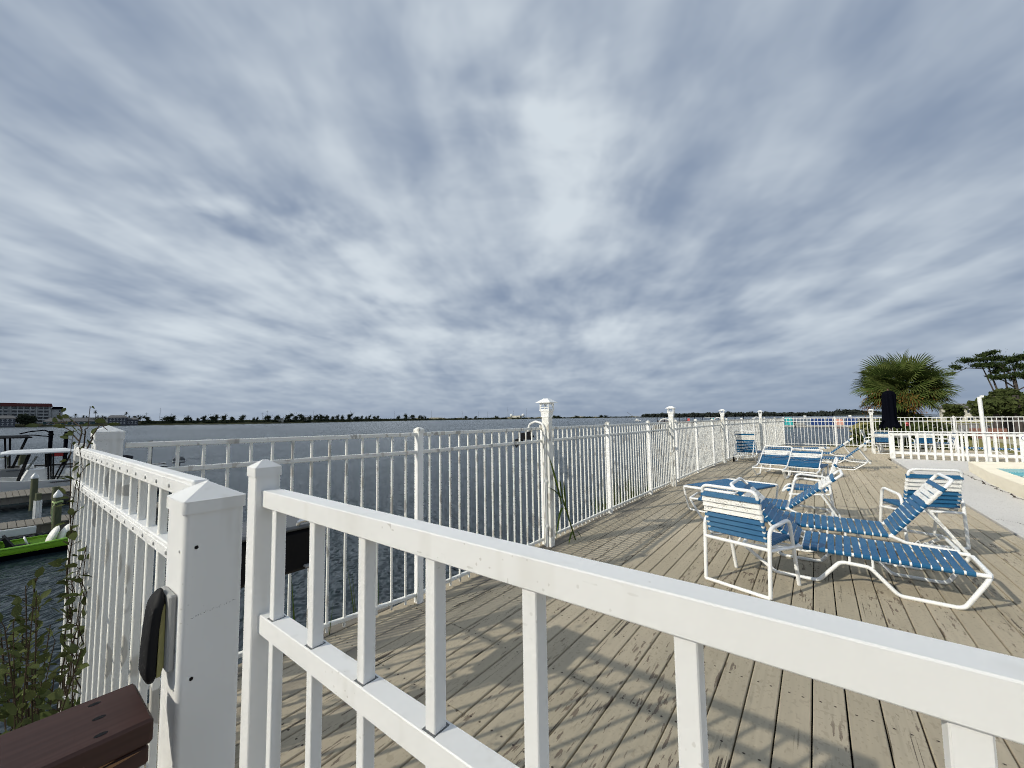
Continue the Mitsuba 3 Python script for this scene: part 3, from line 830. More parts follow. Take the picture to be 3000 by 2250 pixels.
lt = thing('low_table', 'low flat blue strap-topped table with white tube frame behind the nearest armchair', 'table')
M = at((-1.07, 7.42, 0), 90 - 19.4)
hw, hl, zt = 0.37, 0.66, 0.37
obj('frame', cat([tube(fillet([(-hl, -hw, zt), (hl, -hw, zt), (hl, hw, zt), (-hl, hw, zt)], 0.06, 6, closed=True), TR, 8, closed=True), tube([(-hl + 0.07, -hw, zt), (-hl + 0.07, hw, zt)], 0.011, 6)]), 'm_tube', lt, 50, tw=M)
for sx in (-1, 1):
    obj('leg', tube(fillet([(sx * (hl - 0.02), -hw, zt - 0.01), (sx * (hl - 0.10), -hw + .02, TR), (sx * (hl - 0.10), hw - .02, TR), (sx * (hl - 0.02), hw, zt - 0.01)], 0.05, 5), TR * 0.9, 7), 'm_tube', lt, 50, tw=M)
for i in range(20):
    obj('strap', strap(hw, 0.049, 'm_blue'), parent=lt, tw=M @ T().translate([-hl + 0.13 + 0.0545 * i, 0, zt]))

# ------------------------------------------------------------------ dining group at the far end
dt = thing('patio_table', 'round white patio table under the closed navy umbrella at the far end', 'table')
M = at((2.15, 22.1, 0))
obj('top', lathe([(0.0, 0.71), (0.60, 0.71), (0.62, 0.70), (0.62, 0.675), (0.60, 0.665), (0.0, 0.665)], 28), 'm_tube', dt, 40, tw=M)
obj('apron', lathe([(0.50, 0.665), (0.50, 0.60), (0.47, 0.60), (0.47, 0.665)], 20), 'm_tube', dt, 40, tw=M)
for q in range(4):
    a = q * math.pi / 2 + 0.6
    obj('leg', tube([(0.46 * math.cos(a), 0.46 * math.sin(a), 0.62), (0.40 * math.cos(a), 0.40 * math.sin(a), 0.0)], 0.035, 8), 'm_tube', dt, 40, tw=M)
um = thing('umbrella', 'closed navy patio umbrella standing in the round white table', 'umbrella')
prof = [(2.38, 0.015), (2.34, 0.13), (2.20, 0.185), (1.8, 0.19), (1.45, 0.185), (1.25, 0.19), (1.15, 0.215), (1.02, 0.265), (0.96, 0.28)]
v, f, N = [], [], 32
for z, r in prof:
    for j in range(N):
        a = 2 * math.pi * j / N
        rr = r * (1 + 0.13 * math.cos(8 * a + 1.5 * z)) + 0.006 * math.sin(3 * a + z * 4)
        v.append((rr * math.cos(a) + 0.02 * (z - 1), rr * math.sin(a), z - (0.05 * math.cos(8 * a) if z < 1 else 0)))
for i in range(len(prof) - 1):
    for j in range(N):
        f.append((i * N + j, i * N + (j + 1) % N, (i + 1) * N + (j + 1) % N, (i + 1) * N + j))
obj('canopy', (np.array(v), np.array(f)), 'm_navy', um, True, tw=at((2.18, 22.1, 0)))
obj('pole', tube([(0, 0, 0.02), (0, 0, 2.45)], 0.024, 8), 'm_woodbrown', um, 40, tw=at((2.20, 22.1, 0)))
armchair((1.88, 21.32, 0), 2, 'blue strap armchair pulled up to the round table just left of the white barrier', group='armchairs round the patio table')
armchair((2.95, 21.35, 0), 8, 'blue strap armchair at the round table seen through the white barrier', group='armchairs round the patio table')
armchair((1.46, 22.55, 0), -100, 'blue strap armchair on the left side of the round table', group='armchairs round the patio table')
armchair((3.75, 22.2, 0), 95, 'blue strap armchair turned sideways right of the round table behind the barrier', group='armchairs round the patio table')
chaise((4.9, 21.6, 0), 170, 6, 'chaise longue lying flat behind the white barrier at the right', group='chaises behind the white barrier')

# ------------------------------------------------------------------ white wooden barrier by the pool
pb = thing('pool_barrier', 'low white wooden picket barrier beside the pool at the right', 'fence')
BYL = 19.245
obj('cap_rail', cbox(1.85, 5.6, BYL - 0.05, BYL + 0.08, 0.872, 0.905, 0.005), 'm_tube', pb)
for z0, z1 in ((0.775, 0.845), (0.150, 0.235)):
    obj('rail', cbox(1.87, 5.55, BYL + 0.022, BYL + 0.058, z0, z1, 0.004), 'm_tube', pb)
xs = [1.945, 2.135, 2.325, 2.495, 2.675, 2.852, 3.03, 3.205, 3.345, 3.43, 3.525, 3.705, 3.892, 4.095, 4.27, 4.455, 4.80, 4.98, 5.16, 5.34]
bp = P(cbox(-0.026, 0.026, -0.010, 0.010, 0.0, 0.87, 0.003), 'm_tube')
for x in xs:
    obj('picket', bp, parent=pb, tw=T().translate([x, BYL + 0.008, 0.0]).rotate([0, 1, 0], rng.uniform(-0.5, 0.9)))
for x in (1.895, 3.97, 4.62):
    obj('post', cbox(x - 0.045, x + 0.045, BYL + 0.06, BYL + 0.15, -0.1, 0.87, 0.004), 'm_tube', pb)
obj('end_board', cbox(4.53, 4.70, BYL - 0.02, BYL + 0.004, 0.02, 0.86, 0.004), 'm_tube', pb)
sg = thing('round_sign', 'small round sign with a dark blue ring on the barrier post at the right edge', 'sign')
M = T().translate([4.63, BYL - 0.024, 0.735]).rotate([1, 0, 0], 90)
obj('plate', lathe([(0.0, 0.004), (0.078, 0.004), (0.08, 0.0)], 24), 'm_tube', sg, tw=M)
obj('ring', lathe([(0.056, 0.0042), (0.056, 0.006), (0.066, 0.006), (0.066, 0.0042)], 24), 'm_bluecover', sg, tw=M)
wp = thing('white_pole', 'leaning white pipe pole rising above the far fence at the right', 'pole')
obj('pipe', tube([(4.28, 21.1, 0), (4.24, 21.1, 2.02)], 0.052, 12), 'm_tube', wp, 40)
obj('clamp', cat([box(4.26, 4.33, 21.06, 21.14, 2.0, 2.07), box(4.27, 4.40, 21.0, 21.05, 0.72, 0.76)]), 'm_tube', wp)
tag(obj('shell', mv(lathe([(0, 0.010), (0.010, 0.007), (0.014, 0)], 10), (-0.497, 2.03, 0.0)), 'm_fender'), 'small white shell lying on the bare boards below the gate', 'shell')

# ------------------------------------------------------------------ grill by the fence
bg = thing('grill', 'black box-shaped grill with a chrome handle by the waterside fence behind the gate', 'grill')
M = at((-2.05, 0.93, 0), 0)
obj('body', cbox(-0.14, 0.14, -0.30, 0.13, 0.735, 0.928, 0.015), 'm_black', bg, tw=M)
obj('lid', cbox(-0.15, 0.15, -0.31, 0.135, 0.931, 0.952, 0.010), 'm_dkgrey', bg, tw=M)
obj('handle', tube(fillet([(0.135, 0.02, 0.95), (0.150, 0.02, 0.972), (0.150, 0.085, 0.972), (0.135, 0.085, 0.95)], 0.01, 4), 0.009, 8), 'm_chrome', bg, 40, tw=M)
obj('drip_tray', cbox(0.10, 0.165, 0.05, 0.125, 0.752, 0.762, 0.003), 'm_grey', bg, tw=M)
obj('pedestal', cbox(-0.05, 0.05, -0.28, -0.20, 0.0, 0.735, 0.006), 'm_black', bg, tw=M)

# ------------------------------------------------------------------ plants near the terrace
def blade(pts, w, fold=0.25):
    """A tapered, folded leaf blade along pts."""
    p = np.asarray(pts, float)
    n = len(p)
    t = np.gradient(p, axis=0)
    t /= np.linalg.norm(t, axis=1, keepdims=True)
    side = np.cross(t, [0, 0, 1.0])
    side /= np.linalg.norm(side, axis=1, keepdims=True) + 1e-9
    up = np.cross(side, t)
    prof = np.sin(np.linspace(0.12, 1.0, n) * math.pi) ** 0.7 * w
    prof[-1] = 0.0004
    v = np.vstack([p + side * prof[:, None] + up * (fold * prof)[:, None], p, p - side * prof[:, None] + up * (fold * prof)[:, None]])
    f = []
    for i in range(n - 1):
        f += [(i, i + 1, n + i + 1, n + i), (n + i, n + i + 1, 2 * n + i + 1, 2 * n + i)]
    return v, np.array(f)


def arcpts(base, tip, droop, n=6):
    b, e = np.asarray(base, float), np.asarray(tip, float)
    return [b + (e - b) * t + np.array([0, 0, droop * math.sin(math.pi * t)]) for t in np.linspace(0, 1, n)]


rd = thing('reed', 'green reed with long pointed blades growing through the deck edge beside the nearest lamp post', 'plant')
st = [(-2.27, 4.52, -0.02), (-2.30, 4.42, 0.25), (-2.31, 4.30, 0.50), (-2.30, 4.22, 0.72)]
obj('stem', tube(st, 0.008, 6), 'm_reed', rd, 40)
for b, e, dr_, w in ((( -2.31, 4.26, 0.45), (-2.34, 4.05, 1.02), 0.02, 0.016), ((-2.31, 4.30, 0.50), (-2.36, 4.02, 0.68), 0.02, 0.015), ((-2.30, 4.36, 0.36), (-2.30, 4.10, 0.10), 0.16, 0.015),
                     ((-2.30, 4.42, 0.26), (-2.27, 4.20, 0.55), 0.0, 0.013), ((-2.28, 4.48, 0.10), (-2.24, 4.28, -0.0), 0.04, 0.012), ((-2.28, 4.48, 0.12), (-2.22, 4.58, 0.0), 0.03, 0.012), ((-2.30, 4.34, 0.42), (-2.33, 4.36, 0.70), 0.02, 0.012)):
    obj('blade', blade(arcpts(b, e, dr_), w), 'm_reed', rd)


def tuft(cx, cy, z, n, h, spread, w, seed):
    r = random.Random(seed)
    out = []
    for _ in range(n):
        a = r.uniform(0, 6.28)
        q = r.uniform(0, spread * 0.4)
        b = (cx + q * math.cos(a), cy + q * math.sin(a), z)
        L = h * r.uniform(0.55, 1.1)
        e = (b[0] + spread * r.uniform(0.2, 1) * math.cos(a), b[1] + spread * r.uniform(0.2, 1) * math.sin(a), z + L)
        out.append(blade(arcpts(b, e, 0.12 * h, 5), w * r.uniform(0.6, 1.2)))
    return cat(out)


for i, (x, y, h, n, lab) in enumerate(((-2.75, 1.45, 1.75, 9, 'thin yellowish reed tuft outside the fence below the grill'), (-2.78, 2.05, 1.95, 10, 'thin reed tuft outside the fence just left of the first fence post'),
                                       (-2.68, 6.0, 2.05, 8, 'thin reed tuft outside the fence two posts beyond the nearest lamp post'), (-2.85, 7.2, 2.0, 60, 'dark dense reed clump outside the fence left of the second lamp post'),
                                       (-2.85, 8.4, 1.9, 60, 'dark dense reed clump outside the fence at the foot of the second lamp post'))):
    tag(obj('reed_tuft', tuft(x, y, WATER_Z, n * (2 if n > 20 else 1), h, 0.45 if n > 20 else 0.35, 0.012 if n > 20 else 0.009, 40 + i), 'm_bush' if n > 20 else 'm_reed'), lab, 'plant')

LEAFV = np.array([(0, 0, 0), (0.25, 0.24, 0.05), (0.62, 0.25, 0.06), (1.0, 0, -0.04), (0.62, -0.25, 0.06), (0.25, -0.24, 0.05), (0.30, 0, 0.0), (0.65, 0, 0.0)])
LEAFF = np.array([(0, 6, 1), (1, 6, 7), (1, 7, 2), (2, 7, 3), (0, 5, 6), (5, 7, 6), (5, 4, 7), (4, 3, 7)])
leaf_ply = P((LEAFV, LEAFF), 'm_leaf', True)


def leaf_tw(p, d, s, r):
    d = np.asarray(d, float)
    d /= np.linalg.norm(d)
    a = np.cross(d, [0, 0, 1.0])
    a /= np.linalg.norm(a) + 1e-9
    b = np.cross(a, d)
    c, q = math.cos(r), math.sin(r)
    a, b = a * c + b * q, b * c - a * q
    m = np.eye(4)
    m[:3, 0], m[:3, 1], m[:3, 2], m[:3, 3] = d * s, a * s, b * s, p
    return T(m.tolist())


def vine(name, label, stems, leafsize, gap, seed, up=0.15, r0=0.0028):
    r = random.Random(seed)
    k = thing(name, label, 'plant')
    tubes = []
    for pts in stems:
        p = fillet(pts, 0.08, 5)
        p = p + np.array([[r.uniform(-.006, .006) for _ in range(3)] for _ in p])
        tubes.append(tube(p, np.linspace(r0, r0 * 0.45, len(p)), 5))
        s = np.concatenate([[0], np.cumsum(np.linalg.norm(np.diff(p, axis=0), axis=1))])
        x = gap * r.uniform(0.3, 1)
        while x < s[-1]:
            q = np.array([np.interp(x, s, p[:, j]) for j in range(3)])
            d = np.array([r.uniform(-1, 1), r.uniform(-1, 0.6), r.uniform(-0.5, 0.7) + up])
            d /= np.linalg.norm(d)
            sz = leafsize * r.uniform(0.6, 1.25)
            tubes.append(tube([q, q + d * sz * 0.45], r0 * 0.4, 4))
            obj('leaf', leaf_ply, parent=k, tw=leaf_tw(q + d * sz * 0.42, d + np.array([0, 0, r.uniform(-.3, .3)]), sz, r.uniform(-1.2, 1.2)))
            x += gap * r.uniform(0.5, 1.5)
    obj('stem', cat(tubes), 'm_stem', k)
    return k


r = random.Random(5)
st = []
for i in range(9):
    x0 = -2.70 + 0.055 * i + r.uniform(-.02, .02)
    z0 = r.uniform(-0.2, 0.35)
    p = [(x0, 0.262, z0)]
    z = z0
    x = x0
    while z < (1.30 if i < 2 else 1.22 - 0.08 * i + r.uniform(-0.1, 0.1)):
        z += r.uniform(0.10, 0.20)
        x += r.uniform(-0.075, 0.075)
        p.append((x, r.choice((0.252, 0.262, 0.300)), z))
    st.append(p)
st += [[(-2.66, 0.262, 1.34), (-2.72, 0.27, 1.43), (-2.86, 0.25, 1.46), (-3.02, 0.20, 1.45), (-3.12, 0.16, 1.43)], [(-2.62, 0.27, 1.30), (-2.63, 0.28, 1.42), (-2.66, 0.29, 1.52)],
       [(-2.60, 0.27, 1.30), (-2.52, 0.29, 1.38), (-2.44, 0.31, 1.44), (-2.40, 0.32, 1.41)], [(-2.7, 0.26, 1.36), (-2.80, 0.25, 1.40), (-2.93, 0.23, 1.43), (-2.99, 0.22, 1.50)]]
vine('climbing_vine', 'thin dark-stemmed vine climbing the left end of the short picket fence', st, 0.048, 0.060, 3, r0=0.0032)
st = []
for i in range(26):
    a = r.uniform(-1, 1)
    b = (-1.50 + r.uniform(-.12, .10), 0.09 + r.uniform(-.03, .03), 0.40)
    e = (-1.52 + 0.42 * a + r.uniform(-.06, .06), 0.09 + r.uniform(-.06, .09), 0.80 + 0.20 * (1 - a * a) + r.uniform(-.20, .07))
    m = ((b[0] + e[0]) / 2 + r.uniform(-.05, .05), (b[1] + e[1]) / 2, (b[2] + e[2]) / 2)
    st.append([b, m, e])
vine('leafy_shrub', 'leafy grey-green shrub growing up behind the brown hand rail', st, 0.031, 0.019, 9, up=0.4, r0=0.0026)


def fan_frond(L, n, rad, seed, droop=0.35):
    """Petiole along +x, then a fan of pointed leaflets."""
    r = random.Random(seed)
    out = [tube([(0, 0, 0), (L * 0.5, 0, 0.03), (L, 0, 0)], (0.022, 0.016, 0.010), 5)]
    for i in range(n):
        a = (i / (n - 1) - 0.5) * 2 * math.radians(118)
        l = rad * (1.0 - 0.28 * abs(a) / 2.0) * r.uniform(0.9, 1.06)
        dx, dy = math.cos(a), math.sin(a)
        pts = []
        for t in (0.05, 0.35, 0.62, 0.85, 1.0):
            pts.append((L + l * t * dx, l * t * dy, 0.10 * l * math.sin(2.4 * t) - droop * l * max(0, t - 0.5) ** 1.7 * r.uniform(0.5, 1.5)))
        out.append(blade(pts, 0.025, 0.30))
    return cat(out)


def orient(p, az, el, roll=0.0, s=1.0):
    return T().translate([float(c) for c in p]).rotate([0, 0, 1], az).rotate([0, 1, 0], -el).rotate([1, 0, 0], roll).scale(s)


FRONDS = [P(fan_frond(0.80, 34, 0.98, k, 0.12 + 0.10 * k), 'm_palm') for k in range(4)]
pt = thing('palm_tree', 'big bushy fan palm with orange-brown fruit behind the far fence', 'palm tree')
C = np.array([3.48, 30.0, 2.70])
obj('trunk', mv(lathe([(0.30, -0.9), (0.24, 0.4), (0.22, 1.5), (0.28, 2.2), (0.20, 2.7)], 12), (C[0], C[1], 0)), 'm_bark', pt, True)
r = random.Random(21)
for i in range(56):
    g = (i + 0.5) / 56
    el = math.degrees(math.asin(max(-1, 1 - 1.78 * g)))
    az = i * 137.5 + r.uniform(-16, 16)
    obj('frond', FRONDS[i % 4], parent=pt, tw=orient(C + [0, 0, 0.20], az, el * 0.95 + r.uniform(-7, 7), r.uniform(-50, 50), r.uniform(1.02, 1.24)))
for az, el, sc_ in ((205, -8, 1.25), (222, -24, 1.2), (240, -38, 1.1), (262, -44, 1.0), (285, -42, 1.05), (304, -30, 1.2), (322, -16, 1.25), (338, -28, 1.2), (190, -30, 1.15), (350, -4, 1.25), (252, 12, 1.0), (292, 8, 1.0)):
    obj('frond', FRONDS[(az // 7) % 4], parent=pt, tw=orient(C + [0, 0, 0.1], az, el, r.uniform(-25, 25), sc_))
fr = []
for i in range(46):
    a, q = r.uniform(3.3, 6.1), r.uniform(0.8, 1.5)
    c_ = C * [1, 1, 0] + [q * math.cos(a), q * math.sin(a), 2.70 - 0.40 * q + r.uniform(-0.3, 0.3)]
    for _ in range(46):
        p = c_ + np.array([r.gauss(0, .13), r.gauss(0, .13), r.gauss(0, .17)])
        e = p + np.array([r.uniform(-.08, .08), r.uniform(-.08, .08), r.uniform(-.12, .02)])
        fr.append(blade([p, (p + e) / 2, e], 0.018, 0.8))
obj('fruit_cluster', cat(fr), 'm_fruit', pt, kind='stuff')
dead = []
for i in range(240):
    a = r.uniform(0, 6.28)
    q = r.uniform(0.2, 0.9)
    p = C * [1, 1, 0] + [q * 0.6 * math.cos(a), q * 0.6 * math.sin(a), r.uniform(1.2, 2.2)]
    e = p + np.array([0.35 * math.cos(a), 0.35 * math.sin(a), r.uniform(-0.9, -0.4)])
    dead.append(blade([p, (p + e) / 2 + [0, 0, .08], e], 0.02, 0.5))
obj('dead_fronds', cat(dead), 'm_stem', pt, kind='stuff')
bu = thing('undergrowth', 'dark tangle of shrubs in the shade under the fan palm', 'shrub')


def clumps(blobs, n, size, seed, flat=1.0, soft=False, thin=0.55):
    """Leaf-sized faces through the volume of several blobs (x, y, z, rx, ry, rz)."""
    r = np.random.default_rng(seed)
    vol = np.array([b[3] * b[4] * b[5] for b in blobs]) ** 0.66
    which = r.choice(len(blobs), n, p=vol / vol.sum())
    B = np.array(blobs)[which]
    d = r.normal(size=(n, 3))
    d /= np.linalg.norm(d, axis=1, keepdims=True)
    rad = np.abs(r.normal(size=n)) * 0.62 if soft else r.random(n) ** 0.32
    p = B[:, :3] + d * B[:, 3:] * rad[:, None]
    a = r.normal(size=(n, 3))
    a /= np.linalg.norm(a, axis=1, keepdims=True)
    b = np.cross(a, r.normal(size=(n, 3)))
    b /= np.linalg.norm(b, axis=1, keepdims=True)
    b[:, 2] *= flat
    s = size * (0.5 + r.random(n))[:, None]
    v = np.stack([p - a * s, p + b * s * thin, p + a * s, p - b * s * thin], 1).reshape(-1, 3)
    i = np.arange(n) * 4
    return v, np.vstack([np.stack([i, i + 1, i + 2], -1), np.stack([i, i + 2, i + 3], -1)])


obj('foliage', clumps([(2.6, 28.6, 0.3, 1.3, 0.8, 0.8), (4.2, 28.8, 0.3, 1.3, 0.8, 0.8), (3.4, 29.6, 0.7, 1.3, 0.7, 0.9)], 2600, 0.12, 3), 'm_bush', bu)
mg = []
for i in range(90):
    x, y = r.uniform(-0.4, 2.6), r.uniform(25.8, 29.5)
    if x < 0.9 - 0.15 * (y - 26):
        x += 1.2
    mg.append(tuft(x, y, -0.75, 9, 0.75, 0.35, 0.016, 500 + i))
tag(obj('marsh_grass', cat(mg), 'm_marsh'), 'yellow-green marsh grass along the bank beyond the far fence', 'grass', kind='stuff')
lg = []
for i in range(500):
    x, y = r.uniform(2.4, 9.5), r.uniform(25.6, 29)
    lg.append(tuft(x, y, -0.75, 6, 0.30, 0.16, 0.010, 900 + i))
tag(obj('long_grass', cat(lg), 'm_marsh'), 'rough olive grass behind the fence at the right', 'grass', kind='stuff')
tag(obj('pink_float', mv(lathe([(0.0, 0.09), (0.05, 0.08), (0.07, 0.03), (0.05, -0.05), (0.0, -0.07)], 12), (3.02, 25.3, 1.02)), 'm_pink', smooth=True), 'small pink float hanging beyond the far fence in the palm shade', 'float')

# ------------------------------------------------------------------ pines, trees and houses at the right
def branchy(name, label, cat_, base, trunks, limbs, blobs, n, size, m, seed, group=None, flat=0.5, soft=False, thin=0.55):
    k = thing(name, label, cat_, group)
    b = np.array(base, float)
    for pts, r0, r1 in trunks:
        p = fillet([b + q for q in np.array(pts, float)], 2.0, 4)
        obj('trunk', tube(p, np.linspace(r0, r1, len(p)), 8), 'm_bark', k, 50)
    for pts, r0, r1 in limbs:
        p = fillet([b + q for q in np.array(pts, float)], 1.0, 3)
        obj('limb', tube(p, np.linspace(r0, r1, len(p)), 5), 'm_bark', k, 50)
    obj('crown', clumps([(b[0] + q[0], b[1] + q[1], b[2] + q[2], q[3], q[4], q[5]) for q in blobs], n, size, seed, flat, soft, thin), m, k)
    return k


r = random.Random(12)
p0 = far(11.9, 140)
bl = []
for cx, cz, w in ((-2.2, 13.2, 2.0), (0.2, 14.3, 1.8), (2.2, 13.6, 1.8), (-3.6, 12.0, 1.5), (-1.2, 12.1, 1.9), (1.4, 11.9, 1.9), (-4.6, 10.6, 1.0), (3.4, 12.6, 1.3), (-0.2, 13.2, 1.6), (2.0, 10.4, 1.3), (0.9, 9.3, 1.0), (2.6, 8.9, 0.9)):
    for _ in range(3):
        bl.append((cx + r.uniform(-.7, .7), r.uniform(-2, 2), cz + r.uniform(-.35, .35), w * 0.62, w * 0.7, w * 0.26))
branchy('pine_tree', 'tall flat-topped pine with three thin leaning trunks right of the fan palm', 'pine tree', (p0[0], p0[1], 0),
        [([(1.4, 0, -1), (0.8, 0, 6), (-0.6, 0, 12)], 0.24, 0.10), ([(2.2, 0.5, -1), (1.4, 0.5, 6), (0.2, 0.3, 12.5)], 0.24, 0.10), ([(2.6, -0.5, -1), (2.4, -0.5, 7), (2.2, -0.3, 12)], 0.22, 0.09)],
        [([(-0.4, 0, 11.2), (-2.6, 0, 11.6), (-4.6, 0, 10.5)], 0.10, 0.04), ([(0, 0, 12), (1.8, 0, 13)], 0.09, 0.04), ([(-0.3, 0, 11.5), (-2, 0.6, 13)], 0.09, 0.03), ([(2.3, 0, 9.5), (3.4, 0, 9.4)], 0.07, 0.03)],
        bl, 9000, 0.30, 'm_pine', 5, soft=True, thin=0.28)
p0 = far(13.4, 135)
bl = []
for cx, cz, w in ((-2.6, 11.6, 1.7), (-0.6, 12.4, 1.9), (1.6, 12.6, 1.9), (3.4, 12.0, 1.6), (-1.6, 10.6, 1.6), (0.6, 10.8, 1.8), (2.8, 10.6, 1.5), (-2.0, 8.8, 1.8), (0.2, 9.2, 1.8), (1.8, 8.8, 1.2), (3.2, 8.2, 1.2)):
    for _ in range(3):
        bl.append((cx + r.uniform(-.7, .7), r.uniform(-2, 2), cz + r.uniform(-.35, .35), w * 0.62, w * 0.7, w * 0.28))
branchy('pine_tree', 'spreading pine with one dark forked trunk at the right edge', 'pine tree', (p0[0], p0[1], 0),
        [([(0, 0, -1), (0.05, 0, 5), (-0.2, 0, 9), (0.4, 0, 12)], 0.36, 0.10)],
        [([(0, 0, 6.4), (-1.6, 0, 8.3), (-2.8, 0, 8.6)], 0.14, 0.05), ([(0, 0, 6.0), (1.6, 0, 7.2), (3.2, 0, 8.2)], 0.13, 0.05), ([(-0.1, 0, 8.6), (2, 0, 10.4)], 0.1, 0.04), ([(-0.1, 0, 9), (-2, 0, 11.4)], 0.1, 0.04)],
        bl, 9000, 0.30, 'm_pine', 6, soft=True, thin=0.28)
for az, rr, w, h, lab, n in ((13.35, 110, 4.4, 5.6, 'broad rounded dark tree below the pines at the right edge', 4200), (9.75, 125, 1.7, 3.4, 'rounded bushy tree rising just right of the fan palm', 2200), (11.6, 150, 2.2, 4.6, 'low dark tree between the pale house and the pines', 2200), (10.35, 170, 2.4, 3.0, 'small tree behind the pale houses, left of the pines', 1400)):
    p0 = far(az, rr)
    bl = [(r.uniform(-w, w) * .75, r.uniform(-1.5, 1.5), h * r.uniform(0.35, 0.86) - 0.16 * h * 0, w * 0.42, w * 0.42, h * 0.22) for _ in range(9)] + [(0, 0, h * .35, w * .8, w * .6, h * .34)]
    branchy('broadleaf_tree', lab, 'tree', (p0[0], p0[1], 0), [([(0, 0, -1), (0, 0, h * 0.5)], 0.25, 0.15)], [], bl, n, 0.26, 'm_bush', int(az * 10), flat=0.8)


def house(name, label, az, rr, w, wall_h, roof_h, depth, wallm, roofm, windows, turn=0.0, z0=-0.6, hip=0.25, cat_='house', over=0.5):
    k = thing(name, label, cat_)
    p = far(az, rr)
    M = at((p[0], p[1], z0), -az + turn)
    obj('wall', box(-w / 2, w / 2, 0, depth, -1.2, wall_h), wallm, k, tw=M)
    o = over
    if roof_h > 0:
        obj('roof', hull([(sx * (w / 2 + o), y, wall_h + 0.02) for sx in (-1, 1) for y in (-o, depth + o)] + [(sx * (w / 2 + o), y, wall_h + 0.22) for sx in (-1, 1) for y in (-o, depth + o)]
                         + [(sx * (w / 2 * (1 - hip)), depth / 2, wall_h + roof_h) for sx in (-1, 1)]), roofm, k, tw=M)
    for x, z, ww, wh in windows:
        q = obj('window', box(x - ww / 2, x + ww / 2, -0.08, 0.02, z, z + wh), 'm_pane', k, tw=M)
        obj('frame', cat([box(x - ww / 2 - .1, x + ww / 2 + .1, -0.14, 0.01, z + wh, z + wh + .12), box(x - ww / 2 - .1, x + ww / 2 + .1, -0.14, 0.01, z - .12, z), box(x - .05, x + .05, -0.12, 0.0, z, z + wh)]), 'm_tube', q, tw=M)
    return k


house('pale_house', 'pale two-storey house with small windows right of the fan palm', 10.75, 150, 9.5, 3.5, 1.1, 8, 'm_housepale', 'm_greyroof', [(-3.4 + 1.7 * i, z, 0.8, 0.8) for i in range(5) for z in (0.6, 2.3)])
house('pale_house', 'pale house half hidden behind the broad tree at the right edge', 12.8, 150, 6.5, 3.6, 1.2, 7, 'm_housepale', 'm_greyroof', [(-2.2 + 1.5 * i, z, 0.8, 0.9) for i in range(4) for z in (0.5, 2.2)])
sw = thing('sea_wall', 'long grey sea wall beyond the fence at the right', 'wall')
p = far(10.6, 62)
M = at((p[0], p[1], 0), -10.6)
for i in range(10):
    obj('panel', cbox(-3.4 + 0.68 * i, -3.4 + 0.68 * (i + 1) - 0.03, 0, 0.3, -0.9, 0.40 + 0.03 * (i % 2), 0.02), 'm_seawall', sw, tw=M)
obj('cap', cbox(-3.45, 3.45, -0.06, 0.36, 0.44, 0.56, 0.03), 'm_seawall', sw, tw=M)
rb = thing('brick_wall', 'short stretch of reddish brick wall at the end of the grey sea wall', 'wall')
p = far(11.65, 55)
obj('face', cbox(-1.0, 1.0, 0, 0.3, -0.9, 0.22, 0.02), 'm_redbrick', rb, tw=at((p[0], p[1], 0), -11.6))
struct('track', sheet(np.arange(10.5, 60, 0.8), np.arange(44, 62, 0.8), lambda X, Y: bank(X, Y) + 0.03), 'm_sand', smooth=True)
for i, (az, rr, wh) in enumerate(((12.2, 58, 'leftmost'), (12.75, 60, 'middle'), (13.3, 57, 'rightmost'))):
    p = far(az, rr)
    k = thing('small_tree', f'brown-trunked small tree beyond the fence at the right edge, {wh} of three', 'tree', 'small trees beyond the fence at the right')
    obj('bole', tube([(p[0], p[1], -0.9), (p[0] + 0.05, p[1], 1.2), (p[0], p[1], 3.0)], (0.30, 0.24, 0.18), 9), 'm_bark', k, 50)
    obj('crown', clumps([(p[0], p[1], 2.2, 1.9, 1.6, 0.75), (p[0] + .6, p[1], 1.9, 1.3, 1.4, 0.7)], 900, 0.18, 70 + i), 'm_bush', k)

# ------------------------------------------------------------------ docks and boats at the left
def pier(name, label, x0, x1, z, y0, y1, pw):
    k = thing(name, label, 'pier')
    n = int((y1 - y0) / pw)
    for i in range(n):
        a = y0 + i * pw
        obj('plank', cbox(x0 + rng.uniform(-.02, .02), x1 + rng.uniform(-.02, .02), a, a + pw - 0.012, z - 0.04, z + rng.uniform(-.004, .004), 0.004), 'm_wood', k)
    obj('beam', cat([box(x0 + 0.06, x0 + 0.14, y0, y1, z - 0.25, z - 0.042), box(x1 - 0.14, x1 - 0.06, y0, y1, z - 0.25, z - 0.042)]), 'm_wood', k)
    return k


pier('wooden_pier', 'near grey plank pier behind the lime green kayak', -16.75, -15.75, -1.2, -3.5, 4.4, 0.155)
pier('wooden_pier', 'farther plank pier in front of the white boat with the hard top', -23.3, -21.4, -1.1, -5.0, 6.2, 0.155)
pier('wooden_pier', 'farthest low pier behind the moored boats at the left edge', -31.5, -30.4, -0.95, -3.0, 3.6, 0.3)


def pile(x, y, top, r, label, cone=False, m='m_piling'):
    k = thing('piling', label, 'piling')
    obj('shaft', mv(lathe([(r * 1.04, -3.0), (r, -1.0), (r * 0.97, top), (0, top + 0.004)], 14), (x, y, 0)), m, k, 40)
    if cone:
        obj('cap', mv(lathe([(r * 1.08, top - 0.06), (r * 1.08, top), (0.01, top + 0.13), (0, top + 0.135)], 14), (x, y, 0)), 'm_gel', k, 40)
    return k


